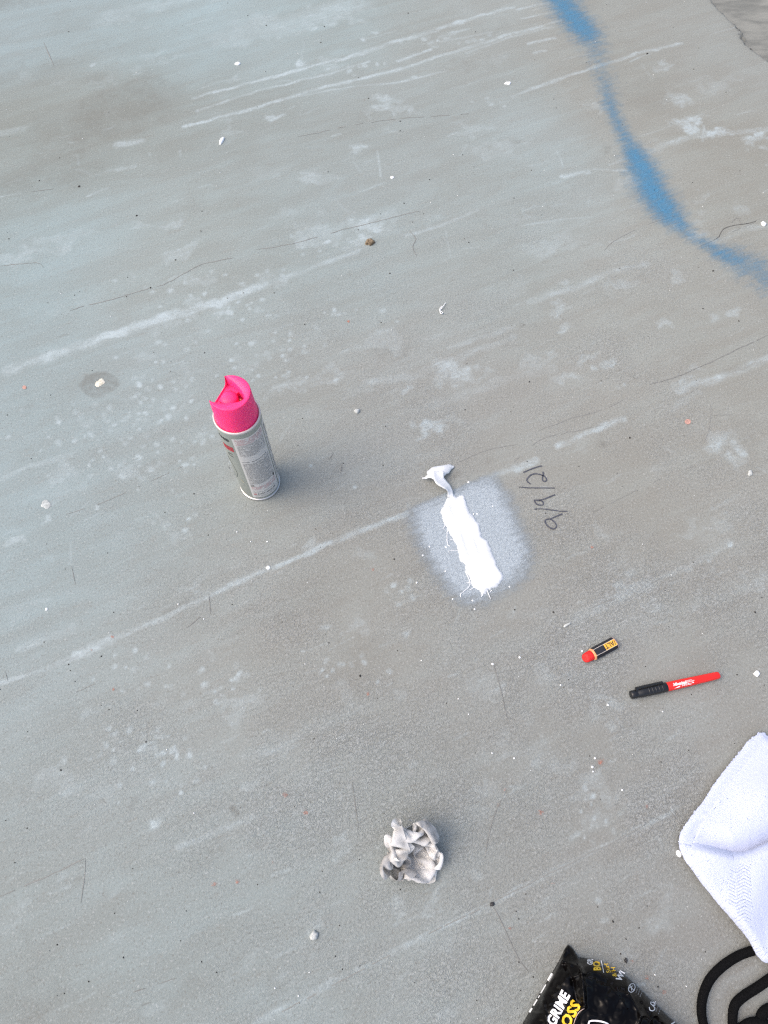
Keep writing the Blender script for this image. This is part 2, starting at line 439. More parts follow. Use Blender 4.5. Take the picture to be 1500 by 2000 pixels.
# pale patches
for a in [(725, 440, 62, 36, 1.0), (760, 420, 40, 18, .7), (620, 455, 75, 32, .62), (560, 425, 40, 22, .45), (838, 846, 50, 20, 1.0), (875, 830, 40, 14, .6), (725, 745, 30, 14, .75), (792, 763, 24, 11, .9),
          (880, 720, 45, 38, .75), (740, 670, 70, 40, .5), (640, 740, 70, 20, .6), (560, 760, 60, 20, .6), (1355, 238, 42, 28, .95), (1400, 262, 40, 18, .8), (1325, 195, 30, 22, .6), (1480, 275, 40, 16, .8), (1300, 130, 40, 14, .6),
          (1265, 290, 40, 16, .4), (540, 224, 30, 14, .9), (588, 124, 14, 12, .9), (612, 60, 20, 8, .7), (700, 287, 24, 14, .9), (620, 350, 40, 26, .6), (745, 205, 45, 26, .8), (780, 216, 36, 12, .6), (335, 440, 28, 13, .75), (270, 440, 40, 14, .5),
          (120, 470, 80, 22, .55), (30, 500, 60, 26, .6), (300, 10, 160, 30, .5), (500, 60, 120, 50, .55), (640, 30, 140, 40, .55), (300, 110, 40, 10, .5), (180, 127, 10, 6, .8), (290, 55, 12, 6, .6), (1080, 605, 34, 14, .75), (1100, 640, 30, 16, .6), (1300, 635, 22, 12, .6), (1432, 608, 22, 11, .75),
          (1395, 620, 18, 9, .7), (1190, 712, 22, 11, .7), (1100, 738, 40, 12, .55), (1050, 700, 60, 16, .5), (1410, 870, 50, 30, .7), (1440, 905, 34, 20, .6), (1340, 750, 34, 10, .7), (1220, 1150, 40, 14, .7), (1240, 1120, 22, 10, .6), (1350, 1112, 12, 7, .8), (1385, 1095, 8, 5, .8), (1425, 1062, 8, 6, .9),
          (300, 1606, 18, 12, .9), (620, 1806, 14, 10, .8), (18, 1790, 60, 30, .35), (660, 1660, 30, 14, .45), (35, 1052, 36, 16, .75), (45, 1200, 40, 20, .45), (640, 1226, 14, 7, .8), (795, 1238, 14, 9, .75), (360, 485, 55, 24, .6), (395, 600, 60, 16, .6), (430, 610, 30, 12, .6), (385, 555, 50, 18, .5),
          (290, 695, 26, 14, .6), (245, 920, 40, 14, .6), (120, 925, 50, 14, .6), (400, 848, 30, 12, .6), (470, 715, 30, 20, .4), (960, 1330, 60, 26, .35), (1170, 1380, 60, 24, .4), (1020, 1480, 70, 24, .4), (1140, 1540, 60, 30, .4), (1230, 560, 60, 16, .5), (1010, 560, 60, 24, .4), (980, 120, 30, 20, .3),
          (870, 1985, 60, 20, .45), (1165, 1757, 10, 7, .7), (1290, 1800, 40, 26, .45), (100, 1520, 60, 26, .45), (180, 1395, 50, 20, .4), (1480, 1140, 30, 22, .5), (1400, 170, 60, 30, .35), (980, 290, 80, 30, .45), (1080, 480, 90, 26, .4), (930, 250, 60, 18, .4)]:
    blot(PALE, *a)
# splash dots
def dots(cu, cv, su, sv, n, r=(3.2, 7.0), val=(.42, .92), seed=0):
    g = np.random.default_rng(seed)
    for _ in range(n):
        u, v = g.normal(cu, su), g.normal(cv, sv); rr = g.uniform(*r)
        blot(PALE, u, v, rr * 1.5, rr * 1.25, g.uniform(*val), 1.0, False)
for i, a in enumerate([(235, 815, 70, 28, 40), (265, 905, 90, 22, 34), (330, 830, 60, 40, 26), (300, 700, 60, 30, 10), (560, 690, 50, 40, 24), (560, 735, 60, 12, 20), (370, 565, 90, 24, 20), (470, 610, 70, 10, 16), (540, 545, 20, 10, 14),
                       (240, 1320, 30, 30, 10), (345, 1330, 40, 16, 8), (440, 1340, 40, 26, 18), (290, 1455, 50, 22, 26), (200, 1470, 40, 16, 8), (310, 1530, 40, 20, 10), (660, 1300, 50, 12, 14), (790, 1160, 20, 16, 8), (1150, 1610, 24, 22, 12), (1190, 1580, 30, 26, 9), (690, 620, 40, 10, 8),
                       (600, 480, 30, 12, 10), (860, 75, 60, 8, 18), (680, 130, 60, 10, 12), (720, 1000, 60, 30, 5), (960, 200, 20, 8, 6), (350, 1020, 40, 16, 5), (140, 870, 60, 30, 10), (430, 700, 40, 60, 10), (120, 1010, 60, 20, 7), (1180, 745, 30, 14, 5)]):
    dots(*a, seed=i + 3)
# many faint short scuffs, mostly along the trowel, and faint patches of wear
g = np.random.default_rng(77)
tdir = math.atan2(-(1000 - 1335), 830)
for i in range(420):
    u, v = g.uniform(-20, 1520), g.uniform(-10, 2010); L_ = g.uniform(10, 75) * g.uniform(.4, 1); a_ = tdir + (g.normal(0, .06) if g.random() < .8 else g.uniform(-1.6, 1.6)) - (.09 if v < 500 else -.05 if v > 1400 else 0)
    p_ = [(u + L_ * t * math.cos(a_) + g.normal(0, 1.2), v - L_ * t * math.sin(a_) + g.normal(0, 1.2)) for t in (0, .33, .66, 1)]
    stroke(PALE, p_, g.uniform(1.2, 3.2), g.uniform(.25, .62), seed=i)
for i in range(170):
    blot(PALE, g.uniform(0, 1500), g.uniform(0, 2000), g.uniform(14, 60), g.uniform(6, 22), g.uniform(.18, .48))
for i in range(60):
    blot(DARK, g.uniform(0, 1500), g.uniform(0, 2000), g.uniform(10, 60), g.uniform(5, 20), g.uniform(.04, .16))
# stains and dark patches, plus the peeled tail's painted shadow: (u, v, ru, rv, strength)
for a in [(194, 750, 37, 25, .50, .3, False, .10), (455, 1578, 9, 9, .55), (464, 1588, 6, 8, .6), (263, 1572, 16, 12, .4), (1005, 274, 13, 9, .38), (1186, 291, 18, 12, .28), (1180, 866, 12, 9, .4), (664, 912, 14, 12, .3), (645, 890, 10, 8, .3),
          (180, 235, 230, 75, .30), (245, 190, 150, 46, .32), (110, 330, 200, 65, .26), (60, 140, 120, 26, .16), (1270, 185, 90, 50, .17), (1240, 520, 20, 10, .2), (160, 1720, 10, 16, .25), (60, 1960, 110, 50, .2), (1460, 860, 40, 60, .12), (1380, 1290, 40, 30, .1), (1470, 915, 18, 18, .16),
          (890, 925, 12, 8, .3), (1020, 640, 10, 6, .2), (125, 655, 12, 5, .3), (60, 1000, 60, 20, .08), (720, 1290, 120, 50, .1), (560, 1180, 160, 40, .1), (780, 690, 50, 14, .2), (0, 0, 90, 40, .35), (320, 1100, 60, 22, .08), (115, 1380, 40, 18, .14), (140, 1410, 30, 16, .12)]:  # first blot in this row: the tail's shadow, painted into the slab colour
    blot(DARK, *a)
for pts, wd, val in [([(125, 1292), (150, 1283)], 4, .35), ([(322, 1195), (395, 1162)], 4, .28), ([(100, 1302), (145, 1288)], 3.5, .3), ([(1420, 725), (1460, 712)], 8, .25), ([(1180, 1690), (1215, 1660)], 3, .35)]:
    stroke(DARK, pts, wd, val)

# roughness of the skin: strongest in the middle right, smoother far away
for v0, u0, s_, a_ in [(1350, 1200, 420, 1.0), (1000, 900, 380, .55), (1550, 800, 420, .8), (1100, 1300, 350, .75), (650, 1150, 350, .45), (1800, 700, 300, .5), (900, 450, 300, .35), (600, 750, 300, .3), (1400, 380, 300, .45)]:
    c = atn((u0, v0)); s2 = (s_ * 0.00085) ** 2
    ROUGH = np.maximum(ROUGH, a_ * np.exp(-((XX - c[0]) ** 2 + (YY - c[1]) ** 2) / (2 * s2) * 1.6))
ROUGH = np.clip(ROUGH * np.clip(.62 + .55 * vnoise(.11, 21) + .35 * vnoise(.04, 22), .08, 1.25) + 0.08, 0, 1)

# slow colour drift, sky sheen and lens tint painted into the slab: places and linear colours
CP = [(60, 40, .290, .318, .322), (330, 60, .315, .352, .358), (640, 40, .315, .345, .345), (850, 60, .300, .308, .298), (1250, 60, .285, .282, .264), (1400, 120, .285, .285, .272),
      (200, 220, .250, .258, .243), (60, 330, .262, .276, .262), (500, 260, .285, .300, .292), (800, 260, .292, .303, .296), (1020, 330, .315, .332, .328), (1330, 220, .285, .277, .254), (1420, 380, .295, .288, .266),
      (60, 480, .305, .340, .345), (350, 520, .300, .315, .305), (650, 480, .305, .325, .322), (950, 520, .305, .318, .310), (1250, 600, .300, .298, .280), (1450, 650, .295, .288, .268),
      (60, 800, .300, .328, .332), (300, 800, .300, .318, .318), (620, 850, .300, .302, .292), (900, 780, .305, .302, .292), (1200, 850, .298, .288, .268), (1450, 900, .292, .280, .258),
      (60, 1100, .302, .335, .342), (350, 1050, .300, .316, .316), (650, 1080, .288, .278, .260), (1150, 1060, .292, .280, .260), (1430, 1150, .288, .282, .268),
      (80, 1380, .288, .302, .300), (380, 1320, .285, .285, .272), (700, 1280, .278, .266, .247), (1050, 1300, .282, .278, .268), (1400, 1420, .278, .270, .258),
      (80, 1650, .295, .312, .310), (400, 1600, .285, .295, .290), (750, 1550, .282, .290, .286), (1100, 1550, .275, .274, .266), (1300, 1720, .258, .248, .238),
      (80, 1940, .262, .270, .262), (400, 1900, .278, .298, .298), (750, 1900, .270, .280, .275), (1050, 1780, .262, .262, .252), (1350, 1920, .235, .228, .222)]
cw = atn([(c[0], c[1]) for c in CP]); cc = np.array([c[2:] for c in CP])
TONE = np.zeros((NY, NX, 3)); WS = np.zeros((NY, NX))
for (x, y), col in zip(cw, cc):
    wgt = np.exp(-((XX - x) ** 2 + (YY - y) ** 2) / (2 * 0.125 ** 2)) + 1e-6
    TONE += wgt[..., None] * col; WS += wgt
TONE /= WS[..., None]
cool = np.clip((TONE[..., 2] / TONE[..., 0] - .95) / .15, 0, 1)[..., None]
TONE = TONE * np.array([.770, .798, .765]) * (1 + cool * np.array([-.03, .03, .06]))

# edge of the slab at the far right: the ground drops a finger's width
ea, eb = atn((1385, 0)), atn((1500, 122))
en = np.array([eb[1] - ea[1], -(eb[0] - ea[0])]); en /= np.linalg.norm(en)
if en[0] < 0: en = -en
DD = (XX - ea[0]) * en[0] + (YY - ea[1]) * en[1]
DD = DD + 0.010 * np.sin(XX * 23 + YY * 17) * np.sin(XX * 9 - YY * 31) + 0.004 * np.sin(XX * 131 + YY * 77) + 0.002 * RNG.normal(size=DD.shape)
OLD = np.clip(DD / 0.006, 0, 1)
ZZ = -0.010 * OLD - 0.002 * np.clip(DD, 0, 1)
lump = 0.0016 * np.sin(XX * 3.1 + 1.0) * np.sin(YY * 2.7 + .4) * (np.abs(XX) < 2) * (np.abs(YY) < 3)
DARK = np.maximum(DARK, 0.62 * np.exp(-((DD - 0.010) / 0.014) ** 2))
verts = np.stack([XX, YY, ZZ], -1).reshape(-1, 3)
idx = np.arange(NX * NY).reshape(NY, NX)
quads = np.stack([idx[:-1, :-1], idx[:-1, 1:], idx[1:, 1:], idx[1:, :-1]], -1).reshape(-1, 4)
me = bpy.data.meshes.new('concrete_ground')
me.vertices.add(len(verts)); me.vertices.foreach_set('co', verts.astype(np.float32).ravel())
me.loops.add(len(quads) * 4); me.loops.foreach_set('vertex_index', quads.astype(np.int32).ravel())
me.polygons.add(len(quads)); me.polygons.foreach_set('loop_start', np.arange(0, len(quads) * 4, 4, dtype=np.int32))
me.update(calc_edges=True)
me.polygons.foreach_set('use_smooth', np.ones(len(quads), bool))
GROUND = bpy.data.objects.new('concrete_ground', me); COL.objects.link(GROUND); me.materials.append(M_CONC)
set_attr(GROUND, 'pale', PALE.ravel()); set_attr(GROUND, 'dark', DARK.ravel()); set_attr(GROUND, 'rough', ROUGH.ravel())
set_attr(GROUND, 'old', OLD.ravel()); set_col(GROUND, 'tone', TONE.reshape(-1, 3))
struct(GROUND, 'weathered grey concrete slab with pale trowel streaks and splash dots')

# cracks and scratches: narrow raked grooves with a raised lip, parts of the slab
M_CRACK = plain('crack_shadow', (0.085, 0.085, 0.08), 0.9, 0.2, 300, 0.6, var=(1.8, 1.8, 1.8))
M_SCRATCH = plain('scratch_groove', (0.162, 0.164, 0.156), 0.9, 0.2, 200, 0.8, var=(1.4, 1.4, 1.4))
M_FAINT = plain('faint_scratch', (0.200, 0.204, 0.194), 0.9, 0.2, 200, 0.8, var=(1.25, 1.25, 1.25))
def crack(pts, wpx, mat, seed, gap=0.0, jag=1.0):
    P = catmull(pts, 5.0); g = np.random.default_rng(seed)
    off = np.cumsum(g.normal(0, 0.38 * jag, len(P))); off -= np.linspace(off[0], off[-1], len(P))
    P = P + np.stack([off * 0.3, off], 1)
    W = atn(P); V, Fc = [], []
    run = g.random() * 6
    for i in range(len(W)):
        m = mpp(*P[i]); t = W[min(i + 1, len(W) - 1)] - W[max(i - 1, 0)]; t /= np.linalg.norm(t) + 1e-12
        nn = np.array([-t[1], t[0]])
        q = 0.5 + 0.5 * mnoise.noise(Vector((i * 0.31, seed * 5.1, 0)))
        wd = wpx * m * 0.5 * max(0.12, (0.35 + q * 1.1)) * min(1, i / 3 + .15, (len(W) - 1 - i) / 3 + .15)
        for s_, z in ((-1.0, 0.00035), (0.0, 0.00055), (1.0, 0.00035)):
            V.append((*(W[i] + nn * wd * s_), z))
    for i in range(len(W) - 1):
        if gap and mnoise.noise(Vector((i * 0.17, seed * 3.3, 4.0))) < gap - 0.6: continue
        for j in range(2): Fc.append((3 * i + j, 3 * i + 3 + j, 3 * i + 4 + j, 3 * i + 1 + j))
    if Fc: mesh_obj('crack', V, Fc, mat, GROUND)
for i, (pts, wd, mt, gp) in enumerate([
    ([(1392, 470), (1404, 462), (1412, 448), (1432, 440), (1462, 436), (1500, 424)], 2.6, M_CRACK, .15), ([(1430, 453), (1452, 444), (1475, 434)], 2.0, M_SCRATCH, .2), ([(1366, 482), (1392, 470)], 2, M_SCRATCH, 0),
    ([(1428, 436), (1440, 425), (1448, 440)], 1.8, M_SCRATCH, 0), ([(1264, 753), (1325, 733), (1390, 705), (1440, 682), (1502, 654)], 2.6, M_SCRATCH, .15), ([(1050, 842), (1120, 815), (1190, 795), (1264, 753)], 2.2, M_SCRATCH, .45),
    ([(1205, 718), (1235, 736), (1264, 752)], 2, M_SCRATCH, .2), ([(135, 608), (200, 590), (262, 572), (330, 552), (392, 520), (470, 500)], 2.2, M_SCRATCH, .35), ([(500, 488), (560, 478), (640, 455), (720, 436), (822, 412)], 2.0, M_SCRATCH, .3),
    ([(580, 268), (650, 252), (720, 240), (800, 228), (925, 222)], 1.8, M_SCRATCH, .5), ([(963, 1296), (972, 1325), (982, 1365), (991, 1408)], 2.4, M_SCRATCH, .1), ([(688, 1528), (692, 1560), (701, 1618)], 2.4, M_SCRATCH, .1), ([(982, 1558), (966, 1592), (955, 1632), (948, 1676)], 2.4, M_SCRATCH, .15),
    ([(964, 1772), (976, 1795), (990, 1824), (1010, 1868), (1032, 1898)], 2.6, M_SCRATCH, .1), ([(0, 1752), (60, 1724), (110, 1702), (166, 1676)], 2.6, M_SCRATCH, .2), ([(167, 1676), (165, 1710), (158, 1765)], 2.0, M_SCRATCH, .2),
    ([(365, 1226), (380, 1214), (392, 1205)], 3, M_SCRATCH, 0), ([(408, 1160), (412, 1202)], 2.2, M_SCRATCH, 0), ([(1306, 1580), (1318, 1596), (1332, 1618)], 2.6, M_SCRATCH, 0), ([(1316, 1578), (1328, 1600)], 2.0, M_SCRATCH, 0),
    ([(520, 1994), (640, 1928), (770, 1860), (880, 1803), (960, 1764)], 2.4, M_SCRATCH, .5), ([(960, 1764), (1050, 1718), (1110, 1690), (1180, 1652), (1260, 1610)], 2.6, M_SCRATCH, .2), ([(140, 1106), (147, 1140)], 2.2, M_SCRATCH, 0), ([(10, 1310), (16, 1332)], 2.2, M_SCRATCH, 0),
    ([(1150, 1190), (1290, 1130)], 1.6, M_SCRATCH, .6), ([(1383, 770), (1388, 800), (1384, 835), (1375, 865)], 1.8, M_SCRATCH, .2), ([(1388, 811), (1445, 808)], 1.6, M_SCRATCH, .2), ([(1160, 1000), (1300, 930), (1390, 900)], 1.6, M_SCRATCH, .6), ([(1000, 905), (1060, 860), (1180, 830)], 1.8, M_SCRATCH, .45),
    ([(100, 1015), (250, 960), (380, 900)], 1.6, M_SCRATCH, .55), ([(60, 375), (160, 360)], 1.8, M_SCRATCH, .5), ([(130, 1360), (200, 1330)], 1.6, M_SCRATCH, .5), ([(0, 520), (70, 513), (86, 524)], 1.6, M_SCRATCH, .2), ([(85, 82), (106, 130)], 2.4, M_SCRATCH, .2), ([(1375, 1204), (1390, 1196)], 2.4, M_SCRATCH, 0),
    ([(1180, 490), (1200, 470), (1260, 440), (1330, 420)], 1.6, M_SCRATCH, .5), ([(890, 905), (950, 880), (1010, 868)], 2.0, M_SCRATCH, .3), ([(260, 1938), (285, 1930)], 3, M_SCRATCH, 0), ([(277, 1964), (294, 1957)], 3, M_SCRATCH, 0), ([(310, 1922), (345, 1910)], 2, M_SCRATCH, 0), ([(146, 1886), (162, 1884)], 2.5, M_SCRATCH, 0),
    ([(643, 898), (652, 884)], 3.5, M_SCRATCH, 0), ([(665, 925), (668, 905)], 3.5, M_SCRATCH, 0), ([(800, 452), (812, 466), (806, 482), (814, 502)], 2.2, M_SCRATCH, 0)]):
    crack(pts, wd * 0.72, M_FAINT if gp >= .2 and mt is M_SCRATCH else mt, i + 1, gp)

# ------------------------------------------------------------------ paint films on the slab
def zp(pts, ox, oy, sc): return [(ox + x / sc, oy + y / sc) for x, y in pts]

M_PRIMER = film_material('primer_film', (0.345, 0.395, 0.43), 0.45, 0.32, 0.05, 0.78)
prim = [(803, 990), (830, 976), (862, 960), (900, 944), (936, 931), (962, 929), (980, 942), (994, 972), (1008, 1010), (1022, 1040), (1033, 1066), (1036, 1088), (1030, 1112), (1018, 1132), (996, 1148), (972, 1158), (948, 1172), (922, 1178), (900, 1172),
        (880, 1158), (862, 1138), (846, 1114), (830, 1086), (815, 1058), (806, 1030), (801, 1008)]
pw = atn(prim)
xy, fc, s = fill(ragged(pw + (pw - pw.mean(0)) * 0.22, 0.006, 0.003, 2), 0.005)
o = mesh_obj('primer_patch', [(x, y, 0.0007) for x, y in xy], fc, M_PRIMER)
ed = poly_sd(xy, pw)
# crisp along the trowel line at the top, misty elsewhere
la, lb = atn((803, 990)), atn((985, 912)); ln = np.array([-(lb - la)[1], (lb - la)[0]]); ln /= np.linalg.norm(ln)
dl = (xy - la) @ ln
cov = np.clip((ed + 0.022) / 0.058, 0, 1) * np.clip((0.003 - dl) / 0.006, 0.0, 1)
fade = 1 - 0.5 * np.clip(((xy[:, 0] - atn((960, 950))[0]) / 0.03), 0, 1) * np.clip((xy[:, 1] - atn((960, 975))[1]) / 0.03, 0, 1)
set_attr(o, 'cover', cov * fade)
tag(o, 'misty pale grey oval of sprayed primer around the white sealant strip', 'paint patch')

M_BLUE = film_material('blue_spray_film', (0.065, 0.25, 0.43), 0.70, 0.36, -0.02, 1.30, 0.7, 0.76)
bl = [(1070, -40, 22, .85), (1088, -10, 22, .9), (1112, 22, 25, .9), (1140, 60, 24, .95), (1156, 88, 22, .5), (1170, 122, 20, .30), (1180, 160, 17, .38), (1190, 200, 14, .58), (1205, 235, 13, .62), (1224, 275, 15, .66), (1244, 310, 22, .95), (1264, 355, 26, 1.0),
      (1285, 395, 27, 1.0), (1310, 425, 23, .9), (1345, 455, 16, .55), (1380, 478, 16, .55), (1420, 500, 22, .72), (1460, 520, 30, .55), (1515, 547, 36, .45), (1570, 570, 38, .5)]
q = catmull(bl, 6.0); W = atn(q[:, :2]); V, Fc, cov = [], [], []
NA = 15
for i in range(len(W)):
    t = W[min(i + 1, len(W) - 1)] - W[max(i - 1, 0)]; t /= np.linalg.norm(t); nn = np.array([-t[1], t[0]])
    hw = q[i, 2] * mpp(q[i, 0], q[i, 1]) * 0.98
    for j in range(NA):
        f = (j / (NA - 1) * 2 - 1) * 2.6
        wob = mnoise.noise(Vector((W[i][0] * 30, W[i][1] * 30, 3.3))) * 0.3
        p = W[i] + nn * hw * f
        V.append((p[0], p[1], 0.0007)); cov.append(q[i, 3] * math.exp(-0.5 * ((f + wob) / 0.95) ** 2) * (1 if abs(f) < 2.5 else 0))
for i in range(len(W) - 1):
    for j in range(NA - 1):
        a = i * NA + j; Fc.append((a, a + 1, a + NA + 1, a + NA))
o = mesh_obj('blue_spray_line', V, Fc, M_BLUE); set_attr(o, 'cover', cov)
tag(o, 'fuzzy curving line of bright blue spray paint at the upper right', 'spray line')

# handwritten date, each stroke of ink a part
M_INK = plain('marker_ink', (0.045, 0.048, 0.065), 0.55, 0.4, 400, 0.6, var=(1.9, 1.9, 1.8))
date = empty('handwritten_date', at(1062, 970))
tag(date, 'date 9/9/21 written by hand in dark marker beside the grey oval', 'writing')
strokes = [('digit', zp([(20, 368), (60, 362), (140, 325), (200, 300), (290, 265), (370, 240), (450, 215), (515, 205)], 1020, 895, 13.33)),
           ('digit', zp([(215, 675), (165, 645), (115, 590), (130, 530), (180, 475), (240, 430), (330, 410), (420, 420), (510, 445), (580, 480), (625, 540), (622, 590), (580, 608), (533, 590), (521, 540), (527, 480), (545, 420), (532, 355)], 1020, 895, 13.33)),
           ('slash', [(1013.5, 951.6), (1035, 953.2), (1060, 953.4), (1083, 953.6)]),
           ('digit', zp([(850, 955), (720, 1005), (600, 1055), (500, 1085), (400, 1100), (310, 1100), (330, 1150), (380, 1200), (450, 1225), (520, 1222), (545, 1190), (530, 1140), (490, 1110), (440, 1098)], 1020, 895, 13.33)),
           ('slash', zp([(310, 1335), (360, 1325), (550, 1325), (700, 1345), (850, 1365), (1000, 1385), (1160, 1388)], 1020, 895, 13.33)),
           ('digit', zp([(1035, 1455), (900, 1510), (720, 1585), (650, 1590), (595, 1625), (600, 1690), (650, 1760), (720, 1815), (800, 1845), (860, 1820), (885, 1770), (850, 1690), (790, 1630), (740, 1590)], 1020, 895, 13.33))]
for i, (nm, pts) in enumerate(strokes):
    P = catmull(pts, 0.8); W = atn(P) - np.array(date.location[:2]); V, Fc = [], []
    for j in range(len(W)):
        t = W[min(j + 1, len(W) - 1)] - W[max(j - 1, 0)]; t /= np.linalg.norm(t) + 1e-12; nn = np.array([-t[1], t[0]])
        hw = 0.00102 * (1 + 0.35 * mnoise.noise(Vector((j * .13, i * 3.1, 0)))) * (0.8 if nm == 'slash' else 1)
        for s_ in (-1, 1): V.append((*(W[j] + nn * hw * s_), 0.00095 + i * 0.00003))
    for j in range(len(W) - 1): Fc.append((2 * j, 2 * j + 2, 2 * j + 3, 2 * j + 1))
    mesh_obj(nm, V, Fc, M_INK, date)

# ------------------------------------------------------------------ white sealant strip
k = NT('white_sealant'); P = k.pos()
hb = k.noise(k.mapping(P, rot=(0, 0, math.radians(62)), scale=(0.2, 1, 1)), 240, 3, .6)
M_SEAL = k.bsdf(k.mix(k.ramp(k.noise(P, 90, 3, .6), .35, .65, 0, .35), (0.65, 0.67, 0.685), (0.59, 0.61, 0.63)), 0.42, 0.5, k.bump(hb, 0.0009, 0.6))
seal = empty('sealant_strip', at(925, 1070))
tag(seal, 'long white smear of thick sealant with ragged edges and a peeled-up tail', 'sealant')
SO = np.array(seal.location)
oz = [(405, 420), (385, 480), (358, 530), (370, 580), (385, 640), (415, 665), (430, 710), (455, 750), (470, 790), (495, 830), (510, 880), (505, 910), (520, 950), (575, 985), (570, 1040), (600, 1090), (610, 1140), (640, 1180), (690, 1210), (705, 1245), (740, 1235), (770, 1200),
      (850, 1170), (880, 1130), (900, 1080), (890, 1050), (860, 1020), (835, 980), (825, 920), (800, 880), (795, 850), (775, 820), (765, 780), (735, 760), (710, 740), (700, 690), (680, 650), (690, 630), (650, 590), (625, 560), (600, 520), (590, 480), (575, 430), (560, 395),
      (520, 385), (490, 400), (465, 385), (430, 400)]
ow = ragged(ragged(atn(zp(oz, 780, 880, 4.412)), 0.0016, 0.0020, 5, 1.0), 0.0007, 0.0013, 8, 1.6)
xy, fc, s = fill(ow, 0.0032)
ax = atn([(880, 975), (948, 1150)]); ad = ax[1] - ax[0]; ad /= np.linalg.norm(ad); an = np.array([-ad[1], ad[0]])
V = []
for (x, y), d in zip(xy, s):
    c = (np.array([x, y]) - ax[0]) @ an
    al = (np.array([x, y]) - ax[0]) @ ad
    e = min(1, max(0, d) / 0.005)
    z = 0.0008 + 0.0022 * e * (2 - e) + e * (0.0008 * math.exp(-((c - 0.004 - al * .05) / 0.0022) ** 2) + 0.0007 * math.exp(-((c + 0.009) / 0.003) ** 2) - .0004 * math.exp(-((c + 0.003) / 0.002) ** 2) + 0.0012 * mnoise.noise(Vector((c * 160, al * 26, 2))))
    V.append((x - SO[0], y - SO[1], z))
V, fc = add_skirt(V, fc, 0.0002)
mesh_obj('smear', V, fc, M_SEAL, seal)
for i, pts in enumerate([[(385, 600), (397, 640), (375, 682)], [(415, 670), (411, 760), (418, 815), (436, 825)], [(432, 772), (468, 768)], [(430, 878), (430, 863), (502, 862)], [(565, 1038), (600, 1110), (606, 1165), (560, 1212), (528, 1240), (530, 1266)],
                         [(645, 1182), (600, 1207)], [(705, 1266), (722, 1238)], [(752, 1198), (787, 1282)], [(590, 1060), (608, 1090)], [(795, 1205), (780, 1225)], [(575, 1140), (602, 1138)]]):
    c = catmull(zp(pts, 780, 880, 4.412), 1.5); Wd = atn(c) - SO[:2]
    rr = [0.00075 * (1 + 0.4 * mnoise.noise(Vector((j * .3, i * 2.2, 0)))) for j in range(len(Wd))]
    tv, tf = tube([(x, y, 0.0011) for x, y in Wd], rr, 6)
    mesh_obj('string', tv, tf, M_SEAL, seal)
# peeled tail: a ribbon that lifts off, twists and ends in a wide torn flap
ctr = [(442, 402, .0026, 27), (441, 372, .006, 23), (437, 345, .010, 21), (420, 315, .013, 24), (385, 285, .0145, 33), (352, 255, .0150, 42), (338, 222, .0148, 46), (334, 195, .0142, 48), (332, 178, .013, 47)]
cq = catmull([(780 + a / 4.412, 880 + b / 4.412, z, w_ / 4.412) for a, b, z, w_ in ctr], 1.2); V, Fc = [], []
for i in range(len(cq)):
    t = cq[min(i + 1, len(cq) - 1)] - cq[max(i - 1, 0)]; t = t[:2] / (np.linalg.norm(t[:2]) + 1e-9); nn = np.array([-t[1], t[0]])
    for j in range(7):
        f = j / 3 - 1; r = 1 + .05 * mnoise.noise(Vector((i * .3, j, 0)))
        u, v = cq[i, :2] + nn * cq[i, 3] * f * r
        z = cq[i, 2] + 0.0025 * (f * f) * (i / len(cq)) - 0.004 * f * math.sin(i / len(cq) * math.pi)
        p = at(u, v, max(0.0012, z)); V.append((p.x - SO[0], p.y - SO[1], p.z))
for i in range(len(cq) - 1):
    for j in range(6): a = i * 7 + j; Fc.append((a, a + 1, a + 8, a + 7))
tail = mesh_obj('peeled_tail', V, Fc, M_SEAL, seal)
m = tail.modifiers.new('thick', 'SOLIDIFY'); m.thickness = 0.0012
fo = [(185, 220), (200, 232), (225, 232), (245, 212), (240, 190), (258, 162), (290, 146), (350, 131), (380, 126), (425, 120), (472, 130), (465, 152), (440, 180), (412, 200), (380, 222), (340, 232), (305, 252), (282, 240), (250, 236), (222, 246), (192, 246), (198, 236)]
fr = ragged(np.array(zp(fo, 780, 880, 4.412)), 1.6, 1.5, 9); xy, fc, s = fill(fr, 3.0)
V = []
for (u, v), d in zip(xy, s):
    z = 0.0100 + 0.003 * math.sin((u - 822) / 65 * math.pi) - 0.00022 * (936 - v) * 0.6 - 0.0005 * max(0, 4 - d)
    z -= 0.005 * max(0, (u - 868) / 20) ; z -= 0.006 * max(0, (836 - u) / 14)
    p = at(u, v, max(0.002, z)); V.append((p.x - SO[0], p.y - SO[1], p.z))
fl = mesh_obj('torn_flap', V, fc, M_SEAL, seal)
m = fl.modifiers.new('thick', 'SOLIDIFY'); m.thickness = 0.0008

# ------------------------------------------------------------------ spray can
can = empty('spray_can', at(508.5, 943))
tag(can, 'grey spray paint can with a bright fluorescent pink cap standing upright', 'spray can')
k = NT('can_lacquer'); P = k.obj()
M_CAN = k.bsdf(k.mix(k.ramp(k.noise(P, 40, 3), .4, .65, 0, .25), (0.38, 0.405, 0.37), (0.34, 0.36, 0.33)), 0.32, 0.5, None, None, 0.45)
M_RIM = plain('tinplate', (0.62, 0.60, 0.58), 0.3, 0.5, 90, 0.4, var=(.8, .8, .8), metal=0.85)
M_RIMW = plain('rolled_rim', (0.66, 0.60, 0.58), 0.35, 0.5, 90, 0.3, var=(.85, .85, .85), metal=0.3)
k = NT('fluorescent_plastic'); P = k.obj()
M_PINK = k.bsdf(k.mix(k.ramp(k.noise(P, 60, 3), .35, .65, 0, .25), (1.0, 0.038, 0.20), (1.0, 0.032, 0.185)), .45, .4, None, None, 0.0, Subsurface_Weight=.35, Subsurface_Scale=.006)
